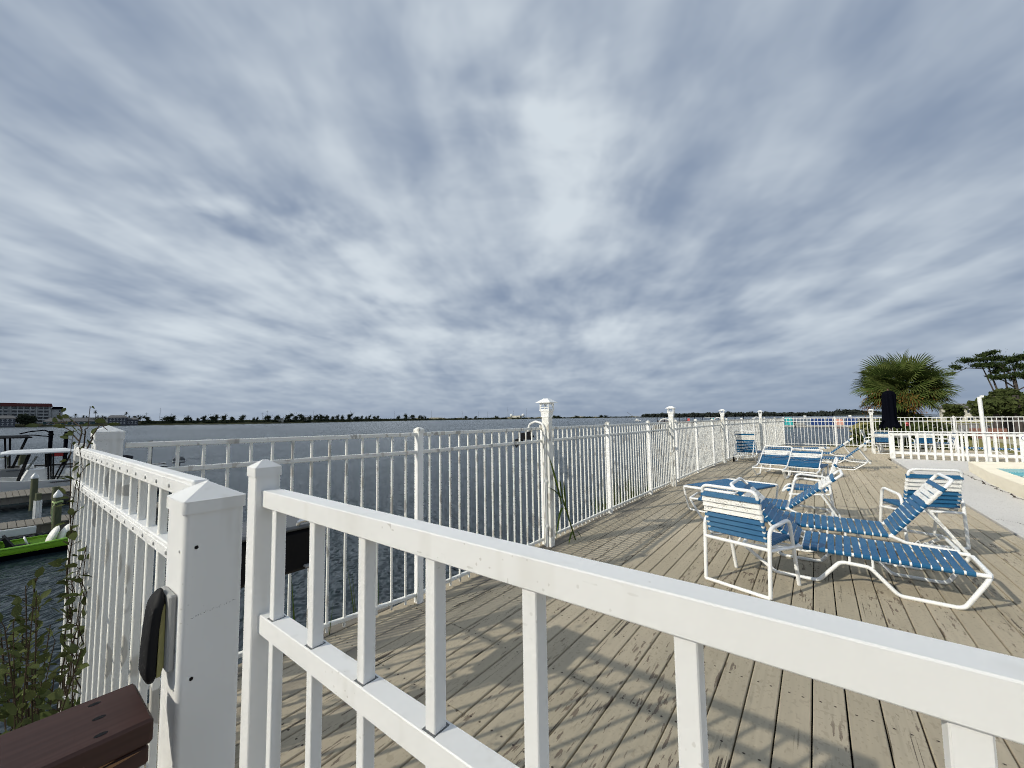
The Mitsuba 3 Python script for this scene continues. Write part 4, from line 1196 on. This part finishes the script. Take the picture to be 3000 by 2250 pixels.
k = pile(-15.55, 1.20, -0.47, 0.088, 'near green piling with a white cone cap and a yellow rope', True)
ring = [np.array([-15.55 + 0.098 * math.cos(a), 1.20 + 0.098 * math.sin(a), -0.66 + 0.012 * math.sin(3 * a)]) for a in np.linspace(0, 2 * math.pi, 18, endpoint=False)]
rp = thing('rope', 'yellow-green rope looped round the near capped piling and hanging down', 'rope')
obj('loop', cat([tube(ring, 0.011, 5, closed=True), tube([q + [0, 0, .022] for q in ring], 0.011, 5, closed=True), tube([q + [0, 0, .010 * math.sin(i)] for i, q in enumerate(ring)], 0.012, 5, closed=True)]), 'm_rope', rp)
obj('tail', tube([(-15.45, 1.15, -0.66), (-15.40, 1.10, -0.75), (-15.42, 1.10, -1.0), (-15.44, 1.11, -1.19)], 0.010, 5), 'm_rope', rp)
pile(-19.6, 1.46, -0.70, 0.10, 'brown-green uncapped piling between the two piers')
pile(-20.9, 1.02, -0.42, 0.095, 'weathered piling with a white cone cap beside the white boat', True)
pile(-33.0, 1.1, -0.02, 0.15, 'dark green piling behind the hard top at the left edge')
pile(-31.8, 0.45, -0.3, 0.15, 'short dark piling at the left edge beyond the boats')
k = pile(-17.0, 0.92, -0.55, 0.068, 'slim piling wrapped in pale ribbed plastic with a dark top', m='m_piling')
obj('sleeve', cat([mv(box(-0.03, 0.03, -0.008, 0.008, -2.0, -0.75), (-17.0 + 0.078 * math.cos(a), 0.92 + 0.078 * math.sin(a), 0), a + 1.57) for a in np.linspace(0, 6.28, 8, endpoint=False)]), 'm_gel', k)


def dark_pole(x, y, top, label, sign=None, arm=False):
    k = thing('dock_pole', label, 'pole')
    obj('shaft', tube([(x, y, -3), (x, y, top)], 0.085, 10), 'm_navy', k, 40)
    obj('cap', box(x - 0.11, x + 0.11, y - 0.11, y + 0.11, top - 0.22, top - 0.15), 'm_black', k)
    if sign is not None:
        obj('board', cbox(x - 0.02, x + 0.05, y - 0.50, y - 0.05, sign, sign + 0.32, 0.01), 'm_red', k)
    if arm:
        obj('arm', tube(fillet([(x, y, top - 0.15), (x, y - 0.2, top + 0.05), (x, y - 0.75, top - 0.02), (x, y - 1.1, top - 0.12)], 0.2, 5), 0.035, 6), 'm_navy', k)
        obj('arm', tube([(x, y - 0.05, top - 0.3), (x, y - 0.6, top - 0.2), (x, y - 1.05, top - 0.2)], 0.03, 6), 'm_navy', k)
    return k


dark_pole(-31, 1.98, 1.0, 'dark pole with two thin curved arms above the moored boats', arm=True)
dark_pole(-31, 2.55, 0.95, 'black pole with a red board just left of the fence end', sign=-0.35)
dark_pole(-26.2, 5.22, 0.46, 'black pole with a red board seen between the two gate posts and the fence', sign=-1.02)


def loft(secs):
    """Sections of equal point count along the boat."""
    n = len(secs[0])
    v = np.array([p for s in secs for p in s], float)
    f = []
    for i in range(len(secs) - 1):
        for j in range(n - 1):
            f.append((i * n + j, i * n + j + 1, (i + 1) * n + j + 1, (i + 1) * n + j))
    return v, np.array(f)


def hull_mesh(L, B, sheer0, sheer1, keel, bow=0.45):
    secs = []
    for t in np.linspace(0, 1, 13):
        b = B / 2 * (1 - max(0, (t - bow) / (1 - bow)) ** 2.2) + 0.01
        zs = sheer0 + (sheer1 - sheer0) * t ** 2
        zk = keel + (zs - keel) * 0.75 * max(0, (t - 0.7) / 0.3) ** 2
        x = -L / 2 + L * t
        secs.append([(x, -b * 0.86, zs + 0.0), (x, -b, zs), (x, -b * 0.98, zs - 0.08), (x, -b * 0.88, zk + (zs - zk) * 0.35), (x, 0, zk), (x, b * 0.88, zk + (zs - zk) * 0.35), (x, b * 0.98, zs - 0.08), (x, b, zs), (x, b * 0.86, zs)])
    v, f = loft(secs)
    n = len(secs[0])
    f = np.vstack([f, [(4, j, j + 1, j + 1) for j in range(0, n - 1)]])
    return v, f


def boat(label, loc, rz, L, B, topz, hullm='m_gel', topm='m_gel', legm='m_black', engine=True):
    """Bow along +x; z = 0 is the gunwale."""
    k = thing('boat', label, 'boat')
    M = at(loc, rz)
    h = obj('hull', hull_mesh(L, B, 0, 0.28, -0.75), hullm, k, 35, tw=M)
    obj('deck', hull([(-L * .48, s * B * .42, -0.32) for s in (-1, 1)] + [(L * .1, s * B * .42, -0.30) for s in (-1, 1)] + [(L * .40, 0, -0.2)] + [(-L * .48, s * B * .42, -0.36) for s in (-1, 1)]), 'm_gel', k, tw=M)
    obj('rub_rail', cat([tube([(-L / 2, s * B / 2, -0.03), (-L * .05, s * B / 2, -0.03)], 0.03, 6) for s in (-1, 1)]), 'm_dkgrey', h, tw=M)
    c = obj('console', hull([(-0.35, s * 0.45, -0.3) for s in (-1, 1)] + [(0.62, s * 0.45, -0.3) for s in (-1, 1)] + [(-0.30, s * 0.42, 0.48) for s in (-1, 1)] + [(0.30, s * 0.42, 0.45) for s in (-1, 1)]), 'm_gel', k, tw=M)
    obj('windshield', cat([hull([(0.30, s * 0.42, 0.47) for s in (-1, 1)] + [(0.32, s * 0.42, 0.47) for s in (-1, 1)] + [(0.05, s * 0.38, 1.0) for s in (-1, 1)] + [(0.07, s * 0.38, 1.0) for s in (-1, 1)])]), 'm_tint', c, tw=M)
    tl, tw_ = 1.05, 0.80
    obj('hard_top', hull([(a * tl, b * tw_, topz + q) for a in (-1, 1) for b in (-1, 1) for q in (0, 0.05)] + [(a * (tl - .25), b * (tw_ - .2), topz + 0.13) for a in (-1, 1) for b in (-1, 1)]), topm, k, tw=M)
    obj('top_frame', cat([tube([(x0, s * 0.5, -0.3), (x1, s * 0.52, topz)], 0.032, 6) for s in (-1, 1) for x0, x1 in ((0.62, 0.28), (-0.42, -0.36), (-0.30, -0.20), (-0.42, -0.9))] + [tube([(x, -0.52, topz - 0.03), (x, 0.52, topz - 0.03)], 0.028, 6) for x in (0.28, -0.36, -0.9)]), legm, k, 40, tw=M)
    obj('seat', cbox(-1.2, -0.75, -0.42, 0.42, -0.3, 0.12, 0.05), 'm_fender', k, tw=M)
    if engine:
        e = obj('outboard', cat([hull([(-L / 2 - 0.55 + a * 0.28, b * 0.17, z) for a in (-1, 1) for b in (-1, 1) for z in (0.02, 0.25)] + [(-L / 2 - 0.55 + a * 0.16, b * 0.12, 0.38) for a in (-1, 1) for b in (-1, 1)]), box(-L / 2 - 0.62, -L / 2 - 0.45, -0.09, 0.09, -1.0, 0.02)]), 'm_dkgrey', k, tw=M)
        obj('cowl_band', box(-L / 2 - 0.845, -L / 2 - 0.27, -0.175, 0.175, 0.10, 0.16), 'm_gel', e, tw=M)
    return k


boat('white centre-console boat with a white hard top on black legs at the left edge', (-24.9, 1.30, -0.93), -90, 5.6, 2.1, 1.12)
boat('grey boat with a black canopy moored behind the white hard top', (-30.0, 0.2, -0.75), -90, 6.0, 2.2, 1.45, 'm_grey', 'm_black')
boat('white boat with a dark blue engine cover moored right of the white hard top', (-28.6, 3.9, -0.95), -100, 5.0, 2.0, 0.45, 'm_gel', 'm_navy')
for i, (x, y, z, lab) in enumerate(((-24.2, 2.18, -0.62, 'round white fender hanging at the stern of the white boat'), (-24.6, 2.55, -0.52, 'smaller white fender hanging beside the fence end'))):
    tag(obj('fender', mv((np.array(trimesh.creation.icosphere(2, 0.17).vertices), trimesh.creation.icosphere(2, 0.17).faces), (x, y, z)), 'm_fender', smooth=True), lab, 'fender')
ky = thing('kayak', 'lime green pedal kayak floating by the near pier with two white cushions', 'kayak')
KM = at((-14.05, 0.55, -1.30), -90)
KL, KB = 3.3, 0.86
secs, rim = [], []
for t in np.linspace(0, 1, 17):
    e = max(0.02, 1 - abs(2 * t - 1) ** 3.0)
    b = KB / 2 * e
    x = -KL / 2 + KL * t
    zs = 0.10 * abs(2 * t - 1) ** 2
    secs.append([(x, -b * .9, zs + .03), (x, -b, zs), (x, -b * .92, -0.12), (x, -b * .6, -0.34), (x, b * .6, -0.34), (x, b * .92, -0.12), (x, b, zs), (x, b * .9, zs + .03)])
obj('hull', loft(secs), 'm_lime', ky, 45, tw=KM)
obj('lower_hull', loft([[(p[0], p[1] * 1.012, p[2] - 0.012) for p in s[2:6]] for s in secs]), 'm_navy', ky, 45, tw=KM)
for s in (-1, 1):
    obj('gunwale', tube([(p[0][0], s * abs(p[1][1]) * 1.0, p[1][2] + 0.01) for p in secs], 0.022, 6), 'm_lime', ky, 40, tw=KM)
obj('cockpit_floor', hull([(-1.25, s * .28, -0.16) for s in (-1, 1)] + [(1.0, s * .28, -0.16) for s in (-1, 1)] + [(1.0, s * .28, -0.18) for s in (-1, 1)] + [(-1.25, s * .28, -0.18) for s in (-1, 1)]), 'm_blackmatte', ky, tw=KM)
obj('bow_hood', hull([(0.34, 0.36 * math.sin(a), 0.02 + 0.26 * math.cos(a)) for a in np.linspace(-1.57, 1.57, 9)] + [(0.95, 0.30 * math.sin(a), 0.04 + 0.17 * math.cos(a)) for a in np.linspace(-1.57, 1.57, 9)] + [(1.50, 0, 0.12)]), 'm_lime', ky, 40, tw=KM)
obj('seat', cat([cbox(-0.15, 0.25, -0.25, 0.25, -0.15, -0.05, 0.02), hull([(0.10, s * .22, -0.05) for s in (-1, 1)] + [(0.22, s * .22, -0.05) for s in (-1, 1)] + [(0.26, s * .2, 0.22) for s in (-1, 1)] + [(0.30, s * .2, 0.20) for s in (-1, 1)])]), 'm_blackmatte', ky, tw=KM)
wr = [(-0.06 + 0.03 * math.sin(a), 0.10 + 0.10 * math.cos(a), 0.06 + 0.09 * math.sin(a)) for a in np.linspace(0, 6.28, 14, endpoint=False)]
obj('grab_ring', tube(wr, 0.018, 6, closed=True), 'm_gel', ky, 40, tw=KM)
for i, (x, lab) in enumerate(((-0.48, 'left white oval cushion standing in the lime green kayak'), (-0.66, 'right white oval cushion standing in the lime green kayak'))):
    c = thing('cushion', lab, 'cushion')
    v = np.array(trimesh.creation.icosphere(3, 1.0).vertices)
    rib = 1 + 0.05 * np.cos(v[:, 1] * 9)
    v = v * [0.075, 0.20, 0.24] * np.stack([rib, np.ones(len(v)), np.ones(len(v))], -1)
    obj('shell', (v, trimesh.creation.icosphere(3, 1.0).faces), 'm_fender', c, True, tw=KM @ T().translate([x, 0.02, 0.06]).rotate([0, 1, 0], -24))
    obj('strap', tube([(0.0, 0.206 * math.cos(a), 0.246 * math.sin(a)) for a in np.linspace(0, 6.28, 20, endpoint=False)], 0.008, 5, closed=True), 'm_fender', c, tw=KM @ T().translate([x, 0.02, 0.06]).rotate([0, 1, 0], -24))
tag(obj('white_fascia', cbox(-15.66, -15.60, -4.0, 0.85, -1.40, -1.215, 0.01), 'm_gel'), 'white painted board along the edge of the near pier behind the kayak', 'board')

# ------------------------------------------------------------------ the far shore
SH = [(-150, 420), (-110, 410), (-97, 415), (-90, 421), (-84, 411), (-78, 424), (-72.5, 418), (-66.7, 424), (-62.8, 480), (-58.5, 556), (-54, 640), (-49.4, 780), (-44.7, 880), (-40, 960), (-35, 1150), (-30.3, 1500), (-25.6, 1900), (-21.2, 2500), (-17.5, 3000)]
sa = np.array([a for a, _ in SH])
srr = np.array([b for _, b in SH])


def shore_r(a):
    return np.interp(a, sa, srr)


az = np.arange(-150, -17.4, 0.35)
rows = []
for off, hz in ((-6, -2.6), (0, -1.55), (6, -0.9), (22, 0.2), (60, 1.1), (120, 1.6), (260, 2.2)):
    rr = shore_r(az) + off * np.clip(shore_r(az) / 500, 0.8, 4) * (1 if off > 0 else 1) + (4 * (meshkit.noise(np.stack([az * 1.7, az * 0, az * 0 + 1], -1), 4) - 0.5) if off >= 0 else 0)
    dune = np.clip((az + 56) / 8, 0, 1) * np.clip(off / 60, 0, 1)
    z = hz + (meshkit.fbm(np.stack([az * 1.1, az * 0 + off * 0.02, az * 0], -1), 3, 2) - 0.45) * (2.4 + 5 * dune) * np.clip(off / 40, 0, 1) * np.clip(shore_r(az) / 600, 0.7, 3)
    rows.append(np.stack([rr * np.sin(np.radians(az)), rr * np.cos(np.radians(az)), z], -1))
n = len(az)
f = [(i * n + j, i * n + j + 1, (i + 1) * n + j + 1, (i + 1) * n + j) for i in range(len(rows) - 1) for j in range(n - 1)]
struct('far_shore', (np.vstack(rows), np.array(f)), 'm_shore', True)

AZPX = np.array([-89.63, -87.52, -85.23, -82.74, -80.03, -77.09, -73.89, -70.44, -66.72, -62.75, -58.52, -54.07, -49.45, -44.69, -39.87, -35.04, -30.28, -25.66, -21.21, -16.99, -13.01, -9.29, -5.84, -2.64, 0.3, 3.01])
CR = [P(clumps([(random.Random(q * 31 + i).uniform(-.55, .55), random.Random(q * 17 + i + 5).uniform(-.4, .4), random.Random(q * 13 + i + 9).uniform(0.30, 0.82), 0.40, 0.40, 0.22) for i in range(7)] + [(0, 0, .24, .8, .7, .26), (0, 0, .5, .55, .55, .3)], 900, 0.085, 60 + q, soft=True), 'm_fartree') for q in range(4)]
TRK = P(tube([(0, 0, -0.5), (0, 0, 0.5)], (0.05, 0.035), 5), 'm_stem')
# bearing, width and height (m) of each tree one can tell apart along the shore
TREES = [(-80.0, 5.2, 6.5), (-79.1, 5.6, 6.3), (-77.3, 9.5, 7.0), (-76.9, 5, 6.6), (-75.6, 4.8, 6.6), (-75.2, 3, 5.0), (-74.6, 3.2, 4.9), (-73.98, 5, 6.3), (-72.98, 8.2, 7.6), (-72.0, 6.4, 7.2), (-71.2, 5.6, 6.0), (-70.1, 6.6, 7.0), (-68.85, 3.2, 4.8), (-68.5, 3, 4.8),
         (-67.3, 7, 7.6), (-66.4, 4.8, 6.4), (-66.1, 4, 7.2), (-65.0, 9.4, 8.6), (-64.1, 6, 7.2), (-63.4, 10, 8.4), (-62.5, 6.5, 7.2), (-61.8, 6, 8.0), (-61.4, 6, 7.6), (-61.0, 6.4, 8.6), (-60.5, 5.5, 8.0), (-60.2, 4.5, 7.4), (-59.6, 4.6, 7.4), (-59.0, 5.6, 8.2), (-58.4, 6.6, 8.3), (-57.5, 9, 10.8), (-56.5, 11, 7.2), (-55.9, 5, 7.4),
         (-55.3, 4.5, 7.0), (-54.9, 5, 8.6), (-54.2, 6, 8.0), (-53.8, 6, 7.6), (-51.0, 7, 8.8), (-49.95, 11, 12.0), (-49.0, 11, 12.2), (-48.1, 7.5, 9.4), (-47.7, 8, 9.0), (-47.25, 6, 8.0), (-41.6, 10, 9.0), (-40.2, 8, 7.6), (-37.2, 12, 9), (-29.2, 22, 13), (-28.6, 26, 12), (-26.1, 24, 11), (-22.9, 34, 16), (-22.3, 30, 14)]
r = random.Random(77)
for i, (a, w, h) in enumerate(TREES):
    p = far(a, shore_r(a) * 1.01 + 12)
    k = thing('shore_tree', 'dark bushy tree standing on the far shore', 'tree', 'dark trees along the far shore')
    M = T().translate([float(p[0]), float(p[1]), 0.2]).rotate([0, 0, 1], r.uniform(0, 360)).scale([w / 1.5, w / 1.5, h * 0.98])
    obj('crown', CR[i % 4], parent=k, tw=M)
    obj('trunk', TRK, parent=k, tw=M)
sc = []
for i in range(950):
    a = r.choice((r.uniform(-79.5, -46.8), r.uniform(-79.5, -46.8), r.uniform(-79.5, -50), r.uniform(-47, -19)))
    q = shore_r(a)
    p = far(a, q * 1.012 + r.uniform(4, 30))
    s = q / 420
    v, ff = clumps([(0, 0, .22, .9, .7, .34)], 70, 0.17, i, soft=True)
    sc.append((v * [3.4 * s * r.uniform(.5, 1.5), 2.6 * s, 2.9 * s ** 0.7 * r.uniform(.4, 1.5)] + [p[0], p[1], -0.3], ff))
tag(obj('shore_scrub', cat(sc), 'm_fartree'), 'low dark scrub along the far shore', 'scrub', kind='stuff')


def far_palm(a, rr, h, label='small dark palm among the houses on the far left shore'):
    p = far(a, rr)
    k = thing('shore_palm', label, 'palm tree', 'small palms among the houses on the far shore')
    rr_ = random.Random(int(a * 100))
    obj('trunk', tube([(p[0], p[1], -1), (p[0], p[1], h)], 0.16, 5), 'm_stem', k)
    out = []
    for i in range(26):
        az_, el = rr_.uniform(0, 6.28), rr_.uniform(-0.7, 1.3)
        d = np.array([math.cos(az_) * math.cos(el), math.sin(az_) * math.cos(el), math.sin(el)])
        b = np.array([p[0], p[1], h])
        out.append(blade([b, b + d * 0.8, b + d * 1.5 - [0, 0, .25], b + d * 1.9 - [0, 0, .7]], 0.22, 0.3))
    obj('crown', cat(out), 'm_fartree', k)


for u, top in ((160, 4.6), (170, 4.8), (178, 4.4), (198, 5.6), (206, 4.8), (220, 6.6), (244, 5.6), (252, 5.2), (278, 9.4), (286, 5.4), (300, 5.4), (308, 4.8), (322, 5.4), (332, 4.9), (369, 8.4), (378, 5.2), (392, 5.0), (404, 5.6), (412, 5.0)):
    far_palm(float(np.interp(u, np.arange(26) * 100, AZPX)), 432 + (u * 7) % 22, top)
k = thing('shore_tree', 'big dark rounded tree in front of the apartment block', 'tree')
p = far(-88.05, 424)
obj('crown', clumps([(p[0], p[1] + r.uniform(-4.5, 4.5), r.uniform(1, 6.5), 3, 2.6, 2.0) for _ in range(12)], 1500, 0.7, 9), 'm_fartree', k)
obj('trunk', tube([(p[0], p[1], -1), (p[0], p[1], 3)], 0.4, 6), 'm_stem', k)

ab = thing('apartment_block', 'white five-storey apartment block with a dark red roof at the far left', 'building')
AX = -452.0
obj('wall', box(AX - 14, AX, -60, 28.3, -2, 13.4), 'm_condo', ab)
obj('roof', hull([(x, y, 13.4) for x in (AX - 15, AX + 1.6) for y in (-61, 28.9)] + [(x, y, 15.9) for x in (AX - 12, AX - 0.6) for y in (-59, 28.2)]), 'm_redroof', ab)
bays = [(-6.2, -2.9), (-2.9, 0.4), (0.4, 3.6), (4.4, 6.4), (8.2, 10.9), (11.2, 13.9), (14.2, 16.9), (17.6, 19.6), (21.4, 24.0), (24.2, 26.8)]
for fl in range(5):
    z = 1.0 + 2.42 * fl
    obj('floor_slab', box(AX, AX + 1.4, -60, 27.4, z - 0.22, z), 'm_condo', ab)
    for y0, y1 in bays:
        w = obj('window', box(AX - 0.1, AX + 0.06, y0 + 0.2, y1 - 0.2, z + 0.1, z + 1.95), 'm_pane', ab)
        obj('railing', box(AX + 1.32, AX + 1.38, y0, y1, z, z + 0.62), 'm_condo', w)
for y in (-6.3, -2.9, 0.4, 3.9, 7.6, 11.05, 14.05, 17.25, 20.5, 24.1, 27.2):
    obj('pier', box(AX, AX + 1.45, y - 0.16, y + 0.16, -1, 13.4), 'm_condo', ab)
st = thing('stair_tower', 'white stair tower with a dark roof at the right end of the apartment block', 'building')
obj('wall', box(AX - 9, AX - 1, 28.6, 34.6, -2, 11.6), 'm_condo', st)
obj('roof', hull([(x, y, 11.6) for x in (AX - 9.6, AX - 0.4) for y in (28.4, 35.2)] + [(x, y, 13.4) for x in (AX - 8.6, AX - 1.4) for y in (29.2, 34.4)]), 'm_navy', st)
for fl in range(4):
    obj('window', box(AX - 1.06, AX - 0.94, 32.4, 33.3, 2.4 + 2.3 * fl, 4.0 + 2.3 * fl), 'm_pane', st)
house('shore_house', 'grey waterfront building with white trim at the left edge below the apartment block', -89.3, 421, 9, 4.8, 2.2, 10, 'm_housewall', 'm_greyroof', [(-3.2 + 2.1 * i, z, 1.1, 1.2) for i in range(4) for z in (0.4, 2.9)])
house('shore_house', 'long low waterfront building with a grey roof and teal wall', -85.1, 424, 27, 2.4, 3.0, 12, 'm_tealwall', 'm_greyroof', [(-11 + 3.1 * i, 0.4, 1.6, 1.3) for i in range(8)])
house('shore_house', 'long cream flat-roofed building behind the palms on the far shore', -83.9, 452, 30, 5.2, 0.6, 12, 'm_housepale', 'm_greyroof', [(-13 + 2.6 * i, 3.2, 1.3, 1.2) for i in range(11)])
house('shore_house', 'dark grey hip-roofed two-storey house on the far shore', -81.55, 420, 11, 5.0, 2.2, 11, 'm_housewall', 'm_greyroof', [(-4 + 2.0 * i, z, 1.1, 1.2) for i in range(5) for z in (0.5, 3.0)])
house('shore_house', 'lower grey house with a wide roof right of the hip-roofed house', -80.5, 421, 9, 3.6, 1.6, 10, 'm_housewall', 'm_greyroof', [(-3.2 + 2.1 * i, 0.7, 1.1, 1.4) for i in range(4)])
for a, rr, w, h, lab in ((-65.85, 448, 5, 2.2, 'small pale shed among the trees on the far shore, leftmost of two'), (-63.05, 500, 8, 3.4, 'small pale house among the trees on the far shore, right one of two')):
    house('shore_shed', lab, a, rr, w, h, 1.0, 6, 'm_housepale', 'm_greyroof', [], z0=0.4, cat_='shed')
for a, h, rr in ((-79.2, 9.0, 440), (-78.05, 13.0, 440), (-77.0, 8.6, 440), (-67.9, 9.2, 450), (-67.4, 11.4, 450), (-61.95, 13, 520), (-57.4, 14.5, 600), (-51.5, 17, 760), (-46.4, 20, 900), (-42.1, 21, 1000), (-39.8, 20, 1020), (-38.5, 19, 1050), (-35.6, 34, 1250), (-34.8, 25, 1250), (-33.0, 36, 1400)):
    p = far(a, rr)
    k = thing('utility_pole', 'thin grey utility pole on the far shore', 'utility pole', 'utility poles along the far shore')
    obj('mast', tube([(p[0], p[1], -1), (p[0], p[1], h)], 0.10 * rr / 440, 5), 'm_pole', k)
    if h < 12:
        obj('cross_arm', box(p[0] - .1, p[0] + .1, p[1] - 1.0, p[1] + 1.0, h - 1.1, h - 0.9), 'm_pole', k)
p = far(-34.3, 1270)
k = thing('plant_building', 'small pale industrial building with two white domes on the far sandy shore', 'building')
obj('block', box(p[0] - 14, p[0] + 14, p[1] - 6, p[1] + 6, 0, 9), 'm_housepale', k)
for s in (-1, 1):
    obj('dome', (np.array(trimesh.creation.icosphere(2, 5.0).vertices) + [p[0] + 22 * s, p[1], 10], trimesh.creation.icosphere(2, 5.0).faces), 'm_gel', k, True)
wd = []
for i in range(150):
    a = -17.3 + 24.0 * i / 149
    rr = 2500 + 300 * math.sin(i * 1.7) + (600 if a > 1 else 0)
    p = far(a, rr)
    h = 17 + 5 * math.sin(i * 0.9) + r.uniform(-4, 4) + (18 * max(0, 1 - abs(a - 2.6) / 2.8))
    if a > -1.8 and a < 1.0:
        h *= 0.8
    v, ff = clumps([(r.uniform(-18, 18), 0, h * r.uniform(.3, .75), 16, 8, h * 0.28) for _ in range(5)] + [(0, 0, h * .3, 30, 8, h * .34)], 150, 6.0, i)
    wd.append((v + [p[0], p[1], -1.0], ff))
tag(obj('far_woods', cat(wd), 'm_farwood'), 'low dark woods on the horizon beyond the right half of the fence', 'woods', kind='stuff')
ls = [far(a, 2650) for a in np.arange(-18, 8, 0.5)]
struct('far_land', cat([box(p[0] - 40, p[0] + 40, p[1] - 30, p[1] + 30, -4, 1.0 + 2 * ((i * 7) % 3)) for i, p in enumerate(ls)]), 'm_farwood')
tag(obj('crane', cat([tube([(*far(-19.6, 1500), 18.5), (*far(-18.6, 1500), -1)], 0.5, 5)]), 'm_pole'), 'thin leaning crane boom on the horizon in the middle of the picture', 'crane')
wb = thing('motorboat', 'small white motorboat far out on the water', 'boat')
p = far(-18.35, 330)
M = at((p[0], p[1], WATER_Z + 0.45), 150)
obj('hull', hull_mesh(6, 2.0, 0.25, 0.6, -0.5), 'm_gel', wb, 30, tw=M)
obj('cabin', hull([(-1, s * .7, 0.3) for s in (-1, 1)] + [(1.2, s * .7, 0.3) for s in (-1, 1)] + [(-0.8, s * .6, 1.3) for s in (-1, 1)] + [(0.4, s * .6, 1.3) for s in (-1, 1)]), 'm_gel', wb, tw=M)


def pontoon(label, a, rr, L, coverm, canopy=None, deckm='m_gel', hgt=1.1, turn=0):
    k = thing('pontoon_boat', label, 'boat')
    p = far(a, rr)
    M = at((p[0], p[1], WATER_Z), -a + turn)
    obj('float', cat([tube([(-L / 2, y, 0.15), (L / 2 - .4, y, 0.15), (L / 2, y, 0.3)], 0.3, 8) for y in (-0.8, 0.8)]), 'm_grey', k, tw=M)
    obj('platform', box(-L / 2, L / 2, -1.15, 1.15, 0.45, 0.58), deckm, k, tw=M)
    if not coverm:
        for y in (-1.1, 1.1):
            obj('side_panel', box(-L / 2 + .3, L / 2 - .5, y - .03, y + .03, 0.6, 1.15), deckm, k, tw=M)
        obj('seat_back', box(-L / 2 + .4, -L / 2 + 1.2, -0.9, 0.9, 0.6, 1.4), 'm_blackmatte', k, tw=M)
    if coverm:
        obj('cover', hull([(x, y, 0.42) for x in (-L / 2.6, L / 2.6) for y in (-1.13, 1.13)] + [(x, y, 0.6 + hgt) for x in (-L / 3.4, L / 3.4) for y in (-0.8, 0.8)]), coverm, k, tw=M)
    if canopy:
        obj('canopy', hull([(x, y, 2.45) for x in (-L / 2.4, L / 2.4) for y in (-1.1, 1.1)] + [(x, y, 2.6) for x in (-L / 2.8, L / 2.8) for y in (-0.9, 0.9)]), canopy, k, tw=M)
        obj('canopy_pole', cat([tube([(x, y, 0.6), (x, y, 2.45)], 0.04, 5) for x in (-L / 2.5, L / 2.5) for y in (-1, 1)]), 'm_pole', k, tw=M)


fd = thing('floating_dock', 'long low floating dock with moored boats beyond the far fence', 'dock')
p = far(0.5, 141)
M = at((p[0], p[1], WATER_Z), -2)
for i in range(16):
    obj('section', cbox(-16 + 2.0 * i, -16 + 2.0 * i + 1.95, -0.8, 0.8, 0.1, 0.42, 0.04), 'm_wood', fd, tw=M)
pontoon('covered boat with a tall teal cover at the left end of the floating dock', -2.35, 136, 2.4, 'm_teal', hgt=2.0)
pontoon('grey boat without a cover beside the teal one at the floating dock', -1.45, 137, 3.4, None, None, 'm_grey')
pontoon('white boat with a bright blue low cover at the floating dock', 0.15, 137, 4.2, 'm_bluecover', None, hgt=1.7)
pontoon('boat under a tall dark blue cover in the middle of the floating dock', 1.15, 138, 1.9, 'm_bluecover', hgt=2.1)
pontoon('white boat with a salmon pink cover at the floating dock', 1.75, 139, 3.2, 'm_salmon', hgt=1.5)
pontoon('boat under a blue cover left of the fan palm at the floating dock', 2.85, 139, 3.2, 'm_bluecover', hgt=2.0)
pontoon('boat under a navy cover half hidden behind the fan palm', 3.9, 141, 4.0, 'm_navy', hgt=1.8)
md = thing('mooring_dock', 'dark distant dock with mooring poles seen over the fence by the second lamp post', 'dock')
p = far(-11.3, 222)
M = at((p[0], p[1], WATER_Z), 12)
obj('platform', box(-18, 18, -1, 1, 0.7, 1.1), 'm_woodbrown', md, tw=M)
for i in range(12):
    obj('pile', tube([(-18 + 3.3 * i, -1.1, -2), (-18 + 3.3 * i, -1.1, 3.0 + (i * 5 % 4) * 0.55)], 0.16, 6), 'm_navy', md, tw=M)
pontoon('distant boat with a black canopy left of the second lamp post', -13.6, 215, 7, None, 'm_black', 'm_dkgrey')
pontoon('distant boat with a black canopy right of the second lamp post', -11.5, 217, 9, None, 'm_black', 'm_dkgrey')
pontoon('distant red covered boat just right of the second lamp post', -12.35, 213, 1.6, 'm_pink', None, 'm_dkgrey', 1.6)
pontoon('distant boat with a pale canopy beyond the fence', -10.3, 218, 7, None, 'm_housepale', 'm_dkgrey')
pontoon('distant teal covered boat beyond the fence', -9.75, 214, 2.2, 'm_teal', None, 'm_dkgrey', 1.5)
for a, rr, lab in ((-0.9, 230, 'small white channel marker on a post beyond the far fence, left one'), (2.75, 250, 'small white channel marker beyond the far fence, right one by the palm')):
    p = far(a, rr)
    k = thing('channel_marker', lab, 'marker')
    obj('post', tube([(p[0], p[1], -2.5), (p[0], p[1], 1.0)], 0.12, 6), 'm_pole', k)
    obj('board', cbox(p[0] - 0.5, p[0] + 0.5, p[1] - 0.2, p[1] - 0.12, 0.6, 1.5, 0.02), 'm_gel', k)
